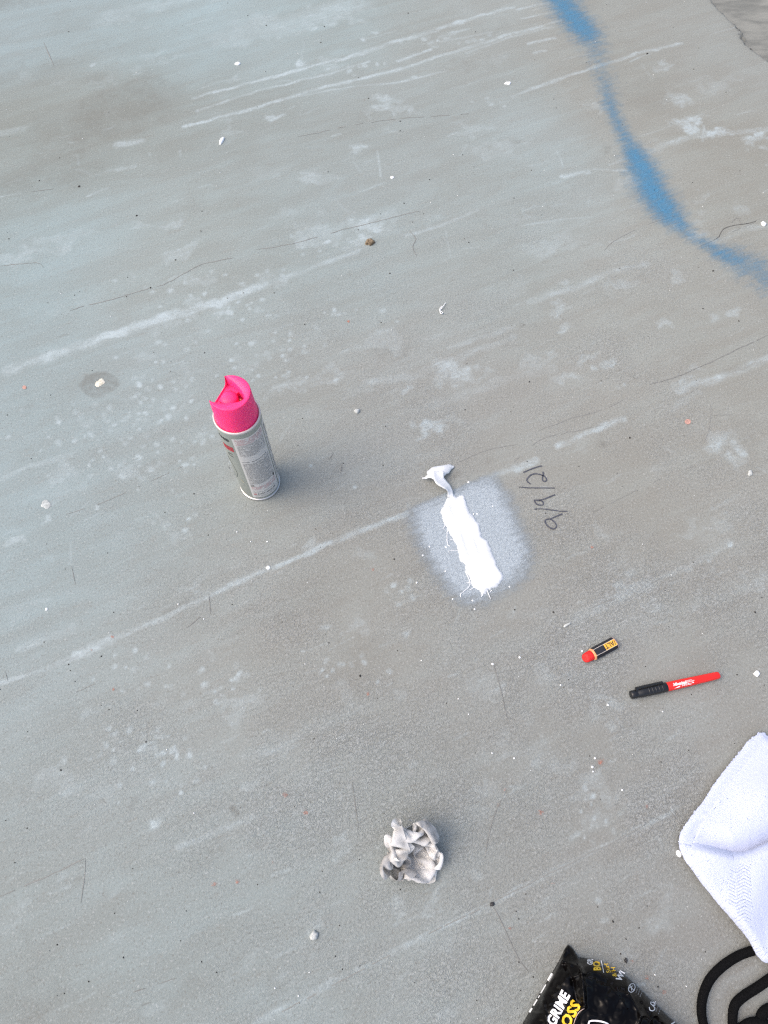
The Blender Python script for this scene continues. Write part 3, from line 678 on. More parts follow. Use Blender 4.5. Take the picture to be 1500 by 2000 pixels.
M_PINKD = plain('fluorescent_plastic_inside', (0.85, 0.004, 0.05), 0.5, 0.3, 60, 0.2, var=(.9, .8, .9))
M_LABEL = plain('label_silver', (0.66, 0.645, 0.62), 0.38, 0.5, 70, 0.25, var=(.94, .94, .94), metal=0.15)
M_PRINT = plain('print_black', (0.03, 0.03, 0.032), 0.5); M_PRINTG = plain('print_grey', (0.26, 0.25, 0.235), 0.5)
M_PRINTR = plain('print_red', (0.42, 0.035, 0.05), 0.5); M_PRINTP = plain('print_pink', (0.50, 0.20, 0.21), 0.5)
M_PRINTDG = plain('print_dark_green', (0.06, 0.075, 0.075), 0.45); M_PRINTY = plain('print_cream', (0.55, 0.50, 0.34), 0.5)
CR = 0.0332
V, Fc = lathe([(CR - .003, .0015), (CR - .0008, .003), (CR - .0008, .006), (CR, .009), (CR, .205), (CR - .0006, .209), (CR - .003, .2105), (CR - .006, .207), (CR - .018, .206)], 96)
mesh_obj('body', V, Fc, M_CAN, can)
V, Fc = lathe([(CR - .004, .0), (CR + .0004, .0), (CR + .0010, .0012), (CR + .0010, .0032), (CR + .0003, .0044), (CR - .003, .0044)], 96)
mesh_obj('base_ring', V, Fc, M_RIM, can)
V, Fc = lathe([(CR - .0026, .2085), (CR + .0000, .2085), (CR + .0008, .2105), (CR + .0007, .2130), (CR - .0004, .2142), (CR - .0016, .2135), (CR - .0026, .2105)], 96)
mesh_obj('rim', V, Fc, M_RIMW, can)
def cyl(a, h, r): return (r * math.cos(a), r * math.sin(a), h)
def wrap_patch(name, a0, a1, h0, h1, mat, parent, r, n=40):
    V, Fc = [], []
    for i in range(n + 1):
        a = math.radians(a0 + (a1 - a0) * i / n)
        for h in (h0, h1): V.append(cyl(a, h, r))
    for i in range(n): Fc.append((2 * i, 2 * i + 2, 2 * i + 3, 2 * i + 1))
    return mesh_obj(name, V, Fc, mat, parent)
def wrap_text(name, s, a0, h, size, mat, parent, r=CR + .00032, **kw):
    tv, tf = text_mesh(s, **kw)
    if not len(tv): return None
    return mesh_obj(name, [cyl(math.radians(a0) + x * size / CR, h + y * size, r) for x, y in tv], tf, mat, parent, smooth=False)
lab = wrap_patch('label', -103, -14, .0125, .1985, M_LABEL, can, CR + .00018)
lab2 = wrap_patch('label', -9, 42, .0125, .1985, M_LABEL, can, CR + .00018)
# fine print: rows of word-length dashes, joined per block
def print_block(a0, a1, h0, h1, pitch, hgt, mat, parent, seed, dens=0.85):
    g = np.random.default_rng(seed); V, Fc = [], []; h = h1
    while h - hgt > h0:
        a = math.radians(a0) ; end = math.radians(a1) - (math.radians(a1 - a0) * 0.35 * g.random() if g.random() < .16 else 0)
        while a < end:
            wl = g.uniform(.0007, .0032) / CR
            if g.random() < dens:
                b = len(V); e = min(a + wl, end); hh = hgt * g.uniform(.65, 1)
                V += [cyl(a, h - hh, CR + .0003), cyl(e, h - hh, CR + .0003), cyl(e, h, CR + .0003), cyl(a, h, CR + .0003)]; Fc.append((b, b + 1, b + 2, b + 3))
            a += wl + .0006 / CR
        h -= pitch
    o = mesh_obj('fine_print', V, Fc, mat, parent, smooth=False); o['kind'] = 'stuff'
print_block(-97, -18, .180, .195, .0019, .0009, M_PRINTP, lab, 1)
print_block(-96, -18, .146, .179, .0015, .0008, M_PRINTG, lab, 2)
print_block(-97, -18, .128, .131, .0026, .0016, M_PRINT, lab, 3, .95)
print_block(-97, -18, .058, .126, .00145, .0008, M_PRINTG, lab, 4, .92)
print_block(-97, -18, .038, .050, .0021, .0010, M_PRINTP, lab, 5)
print_block(-97, -30, .029, .033, .0021, .0008, M_PRINTG, lab, 8)
print_block(-95, -30, .0145, .0205, .0022, .0008, M_PRINTG, lab, 6)
print_block(-5, 38, .03, .19, .0019, .0009, M_PRINTG, lab2, 7, .8)
wrap_text('lettering', 'RUST-OLEUM', -86, .0228, .0036, M_PRINT, lab, bold=.03, spacing=1.1)
wrap_patch('logo', -97, -94, .0226, .0262, M_PRINTR, lab, CR + .0003, 3); wrap_patch('logo', -93.2, -89, .0226, .0262, M_PRINTR, lab, CR + .0003, 3)
wrap_patch('symbol', -97, -88, .051, .0565, M_PRINTG, lab, CR + .0003, 5); wrap_patch('symbol', -26, -20, .054, .062, M_PRINT, lab, CR + .00035, 5)
wrap_text('lettering', 'EM®', -147, .186, .0072, M_PRINT, can, bold=.03)
for r_ in range(2):
    for c_ in range(4): wrap_patch('logo', -141 + c_ * 8.3, -133.6 + c_ * 8.3, .1655 - r_ * .0068, .1715 - r_ * .0068, M_PRINTR, can, CR + .0003, 5)
wrap_text('lettering', 'C', -134, .1390, .0105, M_PRINT, can)
V, Fc = [], []
for i in range(25):                                                       # dark printed leaf shape on the left side
    t = i / 24; h = .124 - .066 * t; hw = .34 * math.sin(math.pi * min(1, t * .95 + .05)) ** .6 + .02
    V += [cyl(math.radians(-150) - hw, h, CR + .0003), cyl(math.radians(-150) + hw * (.7 + .5 * t), h, CR + .0003)]
for i in range(24): Fc.append((2 * i, 2 * i + 1, 2 * i + 3, 2 * i + 2))
mesh_obj('printed_shape', V, Fc, M_PRINTDG, can)
print_block(-127, -113, .056, .064, .0036, .0016, M_PRINTY, can, 11, .6)
# ---- cap: tapered skirt whose rim is a crescent, open towards the left, with a domed spray button in the well
cap = empty('cap'); cap.parent = can
NOT = math.radians(157); nd = np.array([math.cos(NOT), math.sin(NOT)])
RO, RI, off = .0284, .0252, .00525
c2 = nd * off
d12 = off; xx = (RO ** 2 - RI ** 2 + d12 ** 2) / (2 * d12); half = math.acos(max(-1, min(1, xx / RO)))   # tips of the crescent
ZT, ZF, ZN = .2655, .2475, .2490
pd = np.array([-nd[1], nd[0]]); UC, UA, UB, EX = RO * math.cos(half), .0405, RO * math.sin(half), 1.55
n1 = 90; tO = [NOT + half + (2 * math.pi - 2 * half) * i / n1 for i in range(n1 + 1)]
V, Fc = [], []
for i in range(n1 + 1):
    a = tO[i]; th_ = math.pi * i / n1; sg = 1 if i <= n1 / 2 else -1
    O = np.array([math.cos(a), math.sin(a)])
    I = nd * (UC - UA * abs(math.sin(th_)) ** (2 / EX)) + pd * sg * UB * abs(math.cos(th_)) ** (2 / EX)
    Ot = O * RO; wd = np.linalg.norm(Ot - I)
    V += [(*(O * .0305), .2075), (*(O * (RO + .0004)), ZT - .0016), (*(O * (RO - .0001)), ZT - .0004), (*(Ot * .99 + I * .01 - O * min(.0008, wd * .3)), ZT), (*(I + (Ot - I) * min(.5, .0008 / (wd + 1e-6))), ZT - .0012 - .05 * wd), (*I, ZT - .0024 - .05 * wd), (*(I + (nd * .002 - I) * .03), ZF - .016)]
K = 7
for i in range(n1):
    for j in range(K - 1): Fc.append((i * K + j, (i + 1) * K + j, (i + 1) * K + j + 1, i * K + j + 1))
nb_ = 30; base = len(V)
for i in range(nb_ + 1):                                                  # low wall under the opening
    a = NOT - half + 2 * half * i / nb_; O = np.array([math.cos(a), math.sin(a)]); ch = RO * math.cos(half) / math.cos(a - NOT)
    q_ = abs(i / nb_ * 2 - 1); zt = ZN + (ZT - .002 - ZN) * q_ ** 14
    V += [(*(O * .0305), .2075), (*(O * (.45 * .0300 + .55 * ch)), .2300), (*(O * ch), zt), (*(O * (ch - .0012)), zt), (*(O * (ch - .0014)), ZF - .004)]
for i in range(nb_):
    for j in range(4): Fc.append((base + i * 5 + j, base + (i + 1) * 5 + j, base + (i + 1) * 5 + j + 1, base + i * 5 + j + 1))
sk = mesh_obj('skirt', V, Fc, M_PINK, cap)
bm = bmesh.new(); bm.from_mesh(sk.data); bmesh.ops.recalc_face_normals(bm, faces=bm.faces); bm.to_mesh(sk.data); bm.free()
bc = nd * .0040; BR = .0118; V, Fc = [], []; nf = 96
for i in range(nf):
    a = 2 * math.pi * i / nf; e = np.array([math.cos(a), math.sin(a)])
    lo, hi = 0.0, .06
    for _ in range(30):
        md = (lo + hi) / 2; p = bc + e * md
        u_, w_ = UC - p @ nd, abs(p @ pd)
        if u_ > .0008 and (u_ / UA) ** EX + (w_ / UB) ** EX < .995: lo = md
        else: hi = md
    rel = (a - NOT + math.pi) % (2 * math.pi) - math.pi
    deep = abs(rel) > math.radians(112)
    z = ZF - .011 if deep else ZF - .0004 * (lo / .02)
    V += [(*(bc + e * BR * 1.03), z), (*(bc + e * lo), z)]
for i in range(nf): j = (i + 1) % nf; Fc.append((2 * i, 2 * i + 1, 2 * j + 1, 2 * j))
mesh_obj('well_floor', V, Fc, M_PINK, cap, smooth=False)
V, Fc = lathe([(BR * 1.04, ZF - .013), (BR * 1.02, ZF + .0010), (BR * .95, ZF + .0028), (BR * .8, ZF + .0042), (BR * .5, ZF + .0054), (BR * .2, ZF + .0059), (.0001, ZF + .0060)], 60)
mesh_obj('spray_button', [(x + bc[0], y + bc[1], z) for x, y, z in V], Fc, M_PINK, cap)
for a0, a1 in ((-78, -60), (-52, -38), (40, 52), (62, 80), (95, 104)):                             # moulded slots round the button
    V, Fc = [], []
    for i in range(9):
        a = NOT + math.radians(a0 + (a1 - a0) * i / 8); e = np.array([math.cos(a), math.sin(a)])
        V += [(*(bc + e * (BR + .0007)), ZF + .0003), (*(bc + e * (BR + .0019)), ZF + .0003)]
    for i in range(8): Fc.append((2 * i, 2 * i + 2, 2 * i + 3, 2 * i + 1))
    mesh_obj('slot', V, Fc, M_PINKD, cap)
V, Fc = lathe([(.0016, ZF - .011), (.0016, ZF - .004), (.0008, ZF - .0035)], 16)
an_ = NOT + math.radians(-150); nz = bc + np.array([math.cos(an_), math.sin(an_)]) * (BR + .0028)
mesh_obj('nozzle', [(x + nz[0], y + nz[1], z) for x, y, z in V], Fc, plain('nozzle_tan', (.55, .32, .16), .4), cap)

# ------------------------------------------------------------------ marker pen
M_RED = plain('red_plastic', (0.72, 0.018, 0.012), 0.33, 0.5, 80, 0.3, var=(.9, .8, .8), coat=.15)
M_BLK = plain('black_plastic', (0.009, 0.0092, 0.010), 0.36, 0.5, 200, 0.4, var=(1.5, 1.5, 1.5))
M_WHT = plain('print_white', (0.80, 0.80, 0.80), 0.5)
p0, p1 = at(1231, 1358, .006), at(1403, 1319, .005); L = (p1 - p0).xy.length
pen = empty('marker_pen', (p0.x, p0.y, 0), math.atan2(p1.y - p0.y, p1.x - p0.x))
tag(pen, 'red marker pen with a black clip cap and white lettering', 'pen')
cl = L * .405; r0 = .0066
V, Fc = lathe([(r0 * .90, cl - .003), (r0, cl + .0004), (r0 * 1.01, cl + .010), (r0 * .97, L * .62), (r0 * .90, L * .80), (r0 * .84, L - .0060), (r0 * .82, L - .0022), (r0 * .74, L - .0005), (r0 * .66, L)], 40, 'x')
mesh_obj('barrel', [(x, y, z + r0 * 1.02) for x, y, z in V], Fc, M_RED, pen)
V, Fc = lathe([(r0 * .70, .0), (r0 * .86, .0006), (r0 * .93, .003), (r0 * .93, .0085), (r0 * .86, .0095), (r0 * .88, .011), (r0 * 1.0, .0125), (r0 * 1.04, .02), (r0 * 1.06, cl - .006), (r0 * 1.06, cl - .0005), (r0 * 1.0, cl)], 40, 'x')
capp = mesh_obj('pen_cap', [(x, y, z + r0 * 1.06) for x, y, z in V], Fc, M_BLK, pen)
for i in range(5):                                                        # grip ribs
    V, Fc = lathe([(r0 * 1.03, .0), (r0 * 1.10, .0008), (r0 * 1.10, .0018), (r0 * 1.03, .0026)], 24, 'x')
    mesh_obj('rib', [(x + cl - .030 + i * .0052, y, z + r0 * 1.06) for x, y, z in V], Fc, M_BLK, capp)
def box(x0, x1, y0, y1, z0, z1, bev=.0004):
    bm = bmesh.new(); bmesh.ops.create_cube(bm, size=1)
    for v in bm.verts: v.co = (x0 + (v.co.x + .5) * (x1 - x0), y0 + (v.co.y + .5) * (y1 - y0), z0 + (v.co.z + .5) * (z1 - z0))
    bmesh.ops.bevel(bm, geom=bm.edges[:], offset=bev, segments=2, affect='EDGES', profile=.6)
    V = [tuple(v.co) for v in bm.verts]; bm.verts.index_update(); Fc = [tuple(v.index for v in f.verts) for f in bm.faces]; bm.free(); return V, Fc
def rotx(V, a, c):                                                        # turn about the pen's own axis
    ca, sa = math.cos(a), math.sin(a)
    return [(x, y * ca - (z - c) * sa, y * sa + (z - c) * ca + c) for x, y, z in V]
ca_ = math.radians(-52); ax_ = r0 * 1.06
for nm, args in (('clip', (.0085, cl - .0055, -.0019, .0019, ax_ + r0 * 1.30, ax_ + r0 * 1.30 + .0017)), ('clip_bridge', (.0085, .0125, -.0022, .0022, ax_ + r0 * .6, ax_ + r0 * 1.40)), ('clip_bridge', (.0175, .0210, -.0014, .0014, ax_ + r0 * .8, ax_ + r0 * 1.35)), ('clip_tip', (cl - .0085, cl - .0055, -.0019, .0019, ax_ + r0 * 1.12, ax_ + r0 * 1.32))):
    V, Fc = box(*args); mesh_obj(nm, rotx(V, ca_, ax_), Fc, M_BLK, capp, smooth=False)
def pen_text(nm, s, x, arc, size, **kw):
    tv, tf = text_mesh(s, **kw); rr = r0 * 1.035
    return mesh_obj(nm, [(x + px * size, -rr * math.sin(arc - py * size / rr), rr * math.cos(arc - py * size / rr) + r0 * 1.02) for px, py in tv], tf, M_WHT, pen, smooth=False)
pen_text('lettering', 'Milwaukee', cl + .0078, math.radians(14), .0040, bold=.05, shear=.25, spacing=.82)
pen_text('lettering', 'INKZALL™', cl + .0205, math.radians(40), .0027, bold=.035, shear=.15)
pen_text('lettering', 'FINE POINT', cl + .0272, math.radians(-6), .0014, bold=.04); pen_text('lettering', 'POINTE FINE™', cl + .0276, math.radians(10), .0014, bold=.04)
bz = [(.0085, -.2), (.0185, .8), (.0178, .1), (.0265, 1.15), (.0165, -.15), (.0168, .35)]            # lightning stroke under the name
rr = r0 * 1.035
mesh_obj('logo_bolt', [(cl + x, -rr * math.sin(math.radians(42) - y * .0028 / rr), rr * math.cos(math.radians(42) - y * .0028 / rr) + r0 * 1.02) for x, y in bz], [(0, 1, 5), (0, 5, 4), (5, 2, 4), (4, 2, 3)], M_WHT, pen, smooth=False)

# ------------------------------------------------------------------ carpenter pencil stub
p0, p1 = at(1141, 1287, .004), at(1203, 1254, .004); L = (p1 - p0).xy.length
stub = empty('pencil_stub', (p0.x, p0.y, 0), math.atan2(p1.y - p0.y, p1.x - p0.x))
tag(stub, 'short black and yellow carpenter pencil stub with a fat red lead', 'pencil')
M_WOOD = plain('pencil_wood', (0.62, 0.30, 0.13), 0.7, 0.3, 300, .8, var=(1.1, 1.25, 1.5)); M_WOODP = plain('pencil_wood_pink', (0.62, 0.36, 0.33), 0.75, 0.3, 300, .8, var=(1.1, 1.1, 1.2))
M_LEAD = plain('red_lead', (0.62, 0.012, 0.010), 0.5, 0.4, 260, .8, var=(.72, .7, .7), bump=(500, .0006))
M_YEL = plain('print_yellow', (0.78, 0.42, 0.045), 0.45, 0.5, 200, .4, var=(.9, .85, .8)); M_PBLK = plain('pencil_black', (0.012, 0.012, 0.016), 0.4, 0.5, 200, .4, var=(1.5, 1.5, 1.6))
M_GOLD = plain('pencil_edge_line', (0.55, 0.50, 0.45), 0.5)
HX = [(-.0050, 0), (.0050, 0), (.0093, .0048), (.0050, .0100), (-.0050, .0100), (-.0093, .0048)]
def hexprism(stations):
    V, Fc = [], []
    for x, sy, sz, cz, slope in stations:
        for y, z in HX: V.append((x + slope * (z - .0048) , y * sy, cz + (z - .0048) * sz))
    n = len(stations)
    for i in range(n - 1):
        for j in range(6): q_ = (j + 1) % 6; Fc.append((i * 6 + j, i * 6 + q_, (i + 1) * 6 + q_, (i + 1) * 6 + j))
    Fc.append(tuple(range(6))[::-1]); Fc.append(tuple((n - 1) * 6 + j for j in range(6))); return V, Fc
xa, xb = L * .29, L * .955
V, Fc = hexprism([(xa, 1, 1, .0048, .25), (xb, 1, 1, .0048, .05)]); mesh_obj('shaft', V, Fc, M_PBLK, stub, smooth=False)
V, Fc = hexprism([(xa - .0036, .93, .93, .0046, .35), (xa - .0016, .98, .98, .0048, .3), (xa + .0003, .99, .99, .0048, .25)]); mesh_obj('sharpened_wood', V, Fc, M_WOOD, stub, smooth=False)
V, Fc = hexprism([(.0000, .60, .50, .0036, .5), (.0010, .84, .80, .0042, .5), (.0050, .96, .92, .0045, .4), (xa - .0050, 1.0, .97, .0047, .35), (xa - .0020, .95, .95, .0047, .3)])
o = mesh_obj('red_lead', V, Fc, M_LEAD, stub, smooth=True); o.modifiers.new('s', 'SUBSURF').render_levels = 2
V, Fc = hexprism([(xb - .0003, .97, .97, .0048, .05), (xb + .0018, .88, .85, .0046, -.05), (xb + .0032, .6, .6, .0042, -.1)]); mesh_obj('broken_wood', V, Fc, M_WOODP, stub, smooth=False)
tz = .01022
yb = xa + (xb - xa) * .49
mesh_obj('yellow_band', [(yb, -.0048, tz), (xb + .0001, -.0048, tz), (xb + .0001, .0048, tz), (yb, .0048, tz)], [(0, 1, 2, 3)], M_YEL, stub, smooth=False)
for sy in (-1, 1): mesh_obj('edge_line', [(xa + .0014, sy * .0050 - .0003, tz - .00005), (xb, sy * .0050 - .0003, tz - .00005), (xb, sy * .0050 + .0003, tz - .00005), (xa + .0014, sy * .0050 + .0003, tz - .00005)], [(0, 1, 2, 3)], M_GOLD, stub, smooth=False)
tv, tf = text_mesh('/ALT', bold=.02, spacing=1.0); wd = tv[:, 0].max(); sx = (xb - yb - .0012) / wd
mesh_obj('lettering', [(xb - .0006 - x * sx, -.0036 + y * 0 + (1 - y) * .0072, tz + .0002) for x, y in tv], tf, M_PRINT, stub, smooth=False)

# ------------------------------------------------------------------ crumpled wipe
def crumple(n=46, size=.20, steps=160, seed=14, Rf=.043, zf=.66, tilt=55):
    """a square sheet squeezed into a lumpy ball by relaxing edge lengths inside a shrinking, lobed shell, then let go"""
    g = np.random.default_rng(seed); ph = g.uniform(0, 6.28, 6)
    x = np.linspace(-.5, .5, n) * size; X, Y = np.meshgrid(x, x)
    def fld(o): return np.array([[mnoise.noise(Vector((a * 26, b * 26, o))) + .5 * mnoise.noise(Vector((a * 60, b * 60, o))) for a in x] for b in x])
    P = np.stack([X * .75 + .010 * fld(seed + 1.1), Y * .72 + .010 * fld(seed + 5.2), .045 * fld(seed + 9.3)], -1); rest = size / (n - 1)
    ct, st_ = math.cos(math.radians(tilt)), math.sin(math.radians(tilt))
    P = P @ np.array([[1, 0, 0], [0, ct, st_], [0, -st_, ct]])
    I = np.arange(n * n); gi, gj = I // n, I % n
    nb = (np.abs(gi[:, None] - gi[None]) <= 2) & (np.abs(gj[:, None] - gj[None]) <= 2)
    R0 = np.sqrt((P ** 2).sum(-1)).max()
    for st in range(steps):
        f = min(1, st / (steps * .72)); R = R0 + (Rf - R0) * f; ax = np.array([R * .95, R * 1.12, R * (1 - (1 - zf) * f)])
        for _ in range(6):
            for (di, dj, L, k) in ((0, 1, rest, .5), (1, 0, rest, .5), (1, 1, rest * 1.4142, .3), (1, -1, rest * 1.4142, .3), (0, 2, rest * 2, .08), (2, 0, rest * 2, .08)):
                if dj >= 0: A, B = P[:n - di or None, :n - dj or None], P[di:, dj:]
                else: A, B = P[:n - di, -dj:], P[di:, :dj]
                d = B - A; l = np.linalg.norm(d, axis=-1, keepdims=True) + 1e-9
                c = d * (1 - L / l) * k * .5
                A += c; B -= c
        if st < steps * .86:
            r = np.linalg.norm(P, axis=-1, keepdims=True) + 1e-9; D = P / r
            lobe = 1 + f * (.20 * np.sin(D[..., :1] * 4.2 + ph[0]) * np.sin(D[..., 1:2] * 3.7 + ph[1]) + .16 * np.sin(D[..., 1:2] * 6.1 + D[..., :1] * 3 + ph[2]) + .10 * np.sin(D[..., 2:] * 5 + ph[3]))
            q = np.sqrt(((P / (ax * lobe)) ** 2).sum(-1, keepdims=True)); P = np.where(q > 1, P + (P / q - P) * .35, P)
        zg = -R * zf * .82; P[..., 2] = np.where(P[..., 2] < zg, zg + (P[..., 2] - zg) * .2, P[..., 2])
        if st % 2 == 0:
            F_ = P.reshape(-1, 3); s2 = (F_ ** 2).sum(1); D2 = s2[:, None] + s2[None] - 2 * F_ @ F_.T
            D2[nb] = 1; a, b = np.nonzero(D2 < (rest * 1.2) ** 2)
            if len(a):
                d = F_[a] - F_[b]; l = np.linalg.norm(d, axis=1, keepdims=True) + 1e-7
                mv = np.zeros_like(F_); np.add.at(mv, a, d / l * np.clip(rest * 1.2 - l, 0, .002) * .2)
                F_ = F_ + np.clip(mv, -.0015, .0015); P = F_.reshape(n, n, 3)
    return P
CP_ = crumple(); n = CP_.shape[0]
Q = CP_.reshape(-1, 3).copy(); Q[:, :2] -= (Q[:, :2].max(0) + Q[:, :2].min(0)) / 2; Q[:, :2] *= .0465 / np.abs(Q[:, :2]).max(0); lo = np.percentile(Q[:, 2], .5)
Q = Q - np.array([0, 0, lo]); Q[:, 2] = np.maximum(Q[:, 2], .0004 + .0006 * RNG.random(len(Q)))
k = NT('dirty_wipe'); P = k.obj()
wc = k.mix(k.ramp(k.noise(P, 18, 3, .6, .3), .36, .58), (0.40, 0.39, 0.375), (0.88, 0.87, 0.85))
wc = k.mix(k.ramp(k.noise(k.mapping(P, loc=(3, 1, 2)), 15, 4, .6), .53, .64, 0, .88), wc, (0.11, 0.12, 0.115))
wv = k.math('ADD', k.noise(k.mapping(P, scale=(1, .12, 1)), 900, 2), k.noise(k.mapping(P, scale=(.12, 1, 1)), 900, 2))
b_ = k.n('BsdfPrincipled'); k.lk(wc, b_.inputs['Base Color']); b_.inputs['Roughness'].default_value = .9; b_.inputs['Specular IOR Level'].default_value = .04
k.lk(k.bump(wv, .0005, .4, k.bump(k.noise(P, 150, 3, .6, 1.5), .0010, .5)), b_.inputs['Normal'])
tl = k.n('BsdfTranslucent'); k.lk(wc, tl.inputs['Color']); ms = k.n('MixShader'); ms.inputs[0].default_value = .36
k.lk(b_.outputs[0], ms.inputs[1]); k.lk(tl.outputs[0], ms.inputs[2]); k.lk(ms.outputs[0], k.out.inputs['Surface']); M_WIPE = k.m
Fc = [(i * n + j, i * n + j + 1, (i + 1) * n + j + 1, (i + 1) * n + j) for i in range(n - 1) for j in range(n - 1)]
wipe = mesh_obj('crumpled_wipe', Q, Fc, M_WIPE, loc=at(800, 1668))
wipe.rotation_euler = (0, 0, math.radians(40))
ss = wipe.modifiers.new('s', 'SUBSURF'); ss.levels = 1; ss.render_levels = 2
tag(wipe, 'crumpled dirty white paper wipe lying in a ball on the concrete', 'wipe')

# ------------------------------------------------------------------ white terry towel
tout = [(1486, 1431), (1470, 1442), (1458, 1451), (1445, 1470), (1430, 1488), (1418, 1503), (1410, 1512), (1398, 1528), (1385, 1548), (1372, 1568), (1358, 1585), (1345, 1602), (1334, 1618), (1327, 1632), (1325, 1645), (1327, 1658), (1333, 1670), (1342, 1684), (1352, 1694), (1362, 1708), (1375, 1726), (1390, 1744),
        (1405, 1762), (1420, 1778), (1437, 1797), (1452, 1815), (1464, 1832), (1472, 1848), (1479, 1863), (1490, 1874), (1503, 1876), (1530, 1872), (1600, 1830), (1700, 1740), (1720, 1650), (1640, 1560), (1560, 1495), (1510, 1455)]
tp = np.array(tout, float)
xy, fc, s = fill(ragged(tp, 2.0, .7, 3, 2.0), 1.75)
hemline = catmull([(1480, 1428), (1445, 1468), (1400, 1524), (1350, 1594), (1326, 1640), (1329, 1664)], 2.0)
fx = np.array([1300, 1325, 1358, 1400, 1430, 1455, 1475, 1500, 1560, 1740]); fv = np.array([1636, 1642, 1654, 1667, 1675, 1674, 1668, 1656, 1632, 1590])
def sm_(t): t = np.clip(t, 0, 1); return t * t * (3 - 2 * t)
U, Vv = xy[:, 0], xy[:, 1]
hd = np.min(np.hypot(U[:, None] - hemline[None, ::3, 0], Vv[:, None] - hemline[None, ::3, 1]), 1)
dv = Vv - np.interp(U, fx, fv)
right = sm_((U - 1335) / 90)
zt = .007 + .014 * sm_((hd - 10) / 90) * sm_((-dv) / 60) + .010 * np.exp(-(((U - 1505) / 60) ** 2 + ((Vv - 1560) / 50) ** 2))
zt -= .005 * np.exp(-((dv + 16) / 18) ** 2) * right
zl = .009 + .015 * right - .00004 * np.clip(dv, 0, 400) + .003 * np.sin(U * .05 + Vv * .02)
z = zt + (zl - zt) * sm_((dv + 6) / (13 + 8 * (1 - right)))
z = z * (.55 + .45 * sm_(s / 10)) + .0015
hem = sm_((25 - hd) / 3) * (dv < 6)
stitch = np.exp(-((hd - 25) / 1.4) ** 2) * (dv < 2)
# pile: loops standing off the weave, flat hem, chevron border woven into the lower fold
loops = np.array([mnoise.noise(Vector((u * .62, v * .62, 1.5))) + .6 * mnoise.noise(Vector((u * 1.3, v * 1.3, 7.5))) for u, v in xy])
bord = sm_((U - 1418) / 4) * sm_((1468 - U) / 4) * (dv > 14)
chev = np.sin((Vv + 9 * np.abs(((U - 1420) / 16) % 2 - 1)) * .95)
z += (1 - hem) * ((1 - bord) * .00020 * loops + bord * .00012 * chev) - stitch * .0012 - .0008 * hem + .0002 * hem * np.sin(hd * 2.2)
W = np.stack([np.array(at(u, v, zz)) for u, v, zz in zip(U, Vv, z)])
TO = np.array(at(1500, 1650))
k = NT('white_terry'); P = k.pos()
tb = k.math('ADD', k.noise(P, 520, 2.0, .6, 1.2), k.math('MULTIPLY', k.noise(P, 230, 2, .5, .5), .7))
M_TOW = k.bsdf(k.mix(k.ramp(k.noise(P, 30, 3), .4, .65, 0, .3), (0.485, 0.53, 0.68), (0.455, 0.50, 0.65)), .95, .1, k.bump(tb, .0013, .6), None, 0.0, Sheen_Weight=.25)
tow = mesh_obj('terry_towel', W - TO, fc, M_TOW, loc=TO)
m = tow.modifiers.new('thick', 'SOLIDIFY'); m.thickness = .0065; m.offset = -1; m.use_rim = True
tag(tow, 'white terry towel with a flat hem, folded at the right edge', 'towel')
hc = catmull([(1493, 1452), (1458, 1490), (1412, 1548), (1370, 1606), (1350, 1634), (1346, 1656)], 1.5)
hv = []
for u, v in hc:
    j = np.argmin((U - u) ** 2 + (Vv - v) ** 2); hv.append(np.array(at(u, v, z[j] + .0004)) - TO)
# broken stitching along the hem
sv, sf = [], []
for i in range(0, len(hv) - 3, 4):
    a, f = tube(hv[i:i + 3], .0004, 5); b = len(sv); sv += a; sf += [tuple(q + b for q in ff) for ff in f]
o = mesh_obj('hem_stitching', sv, sf, plain('stitch_thread', (.40, .42, .58), .9, .1), tow); o['kind'] = 'stuff'

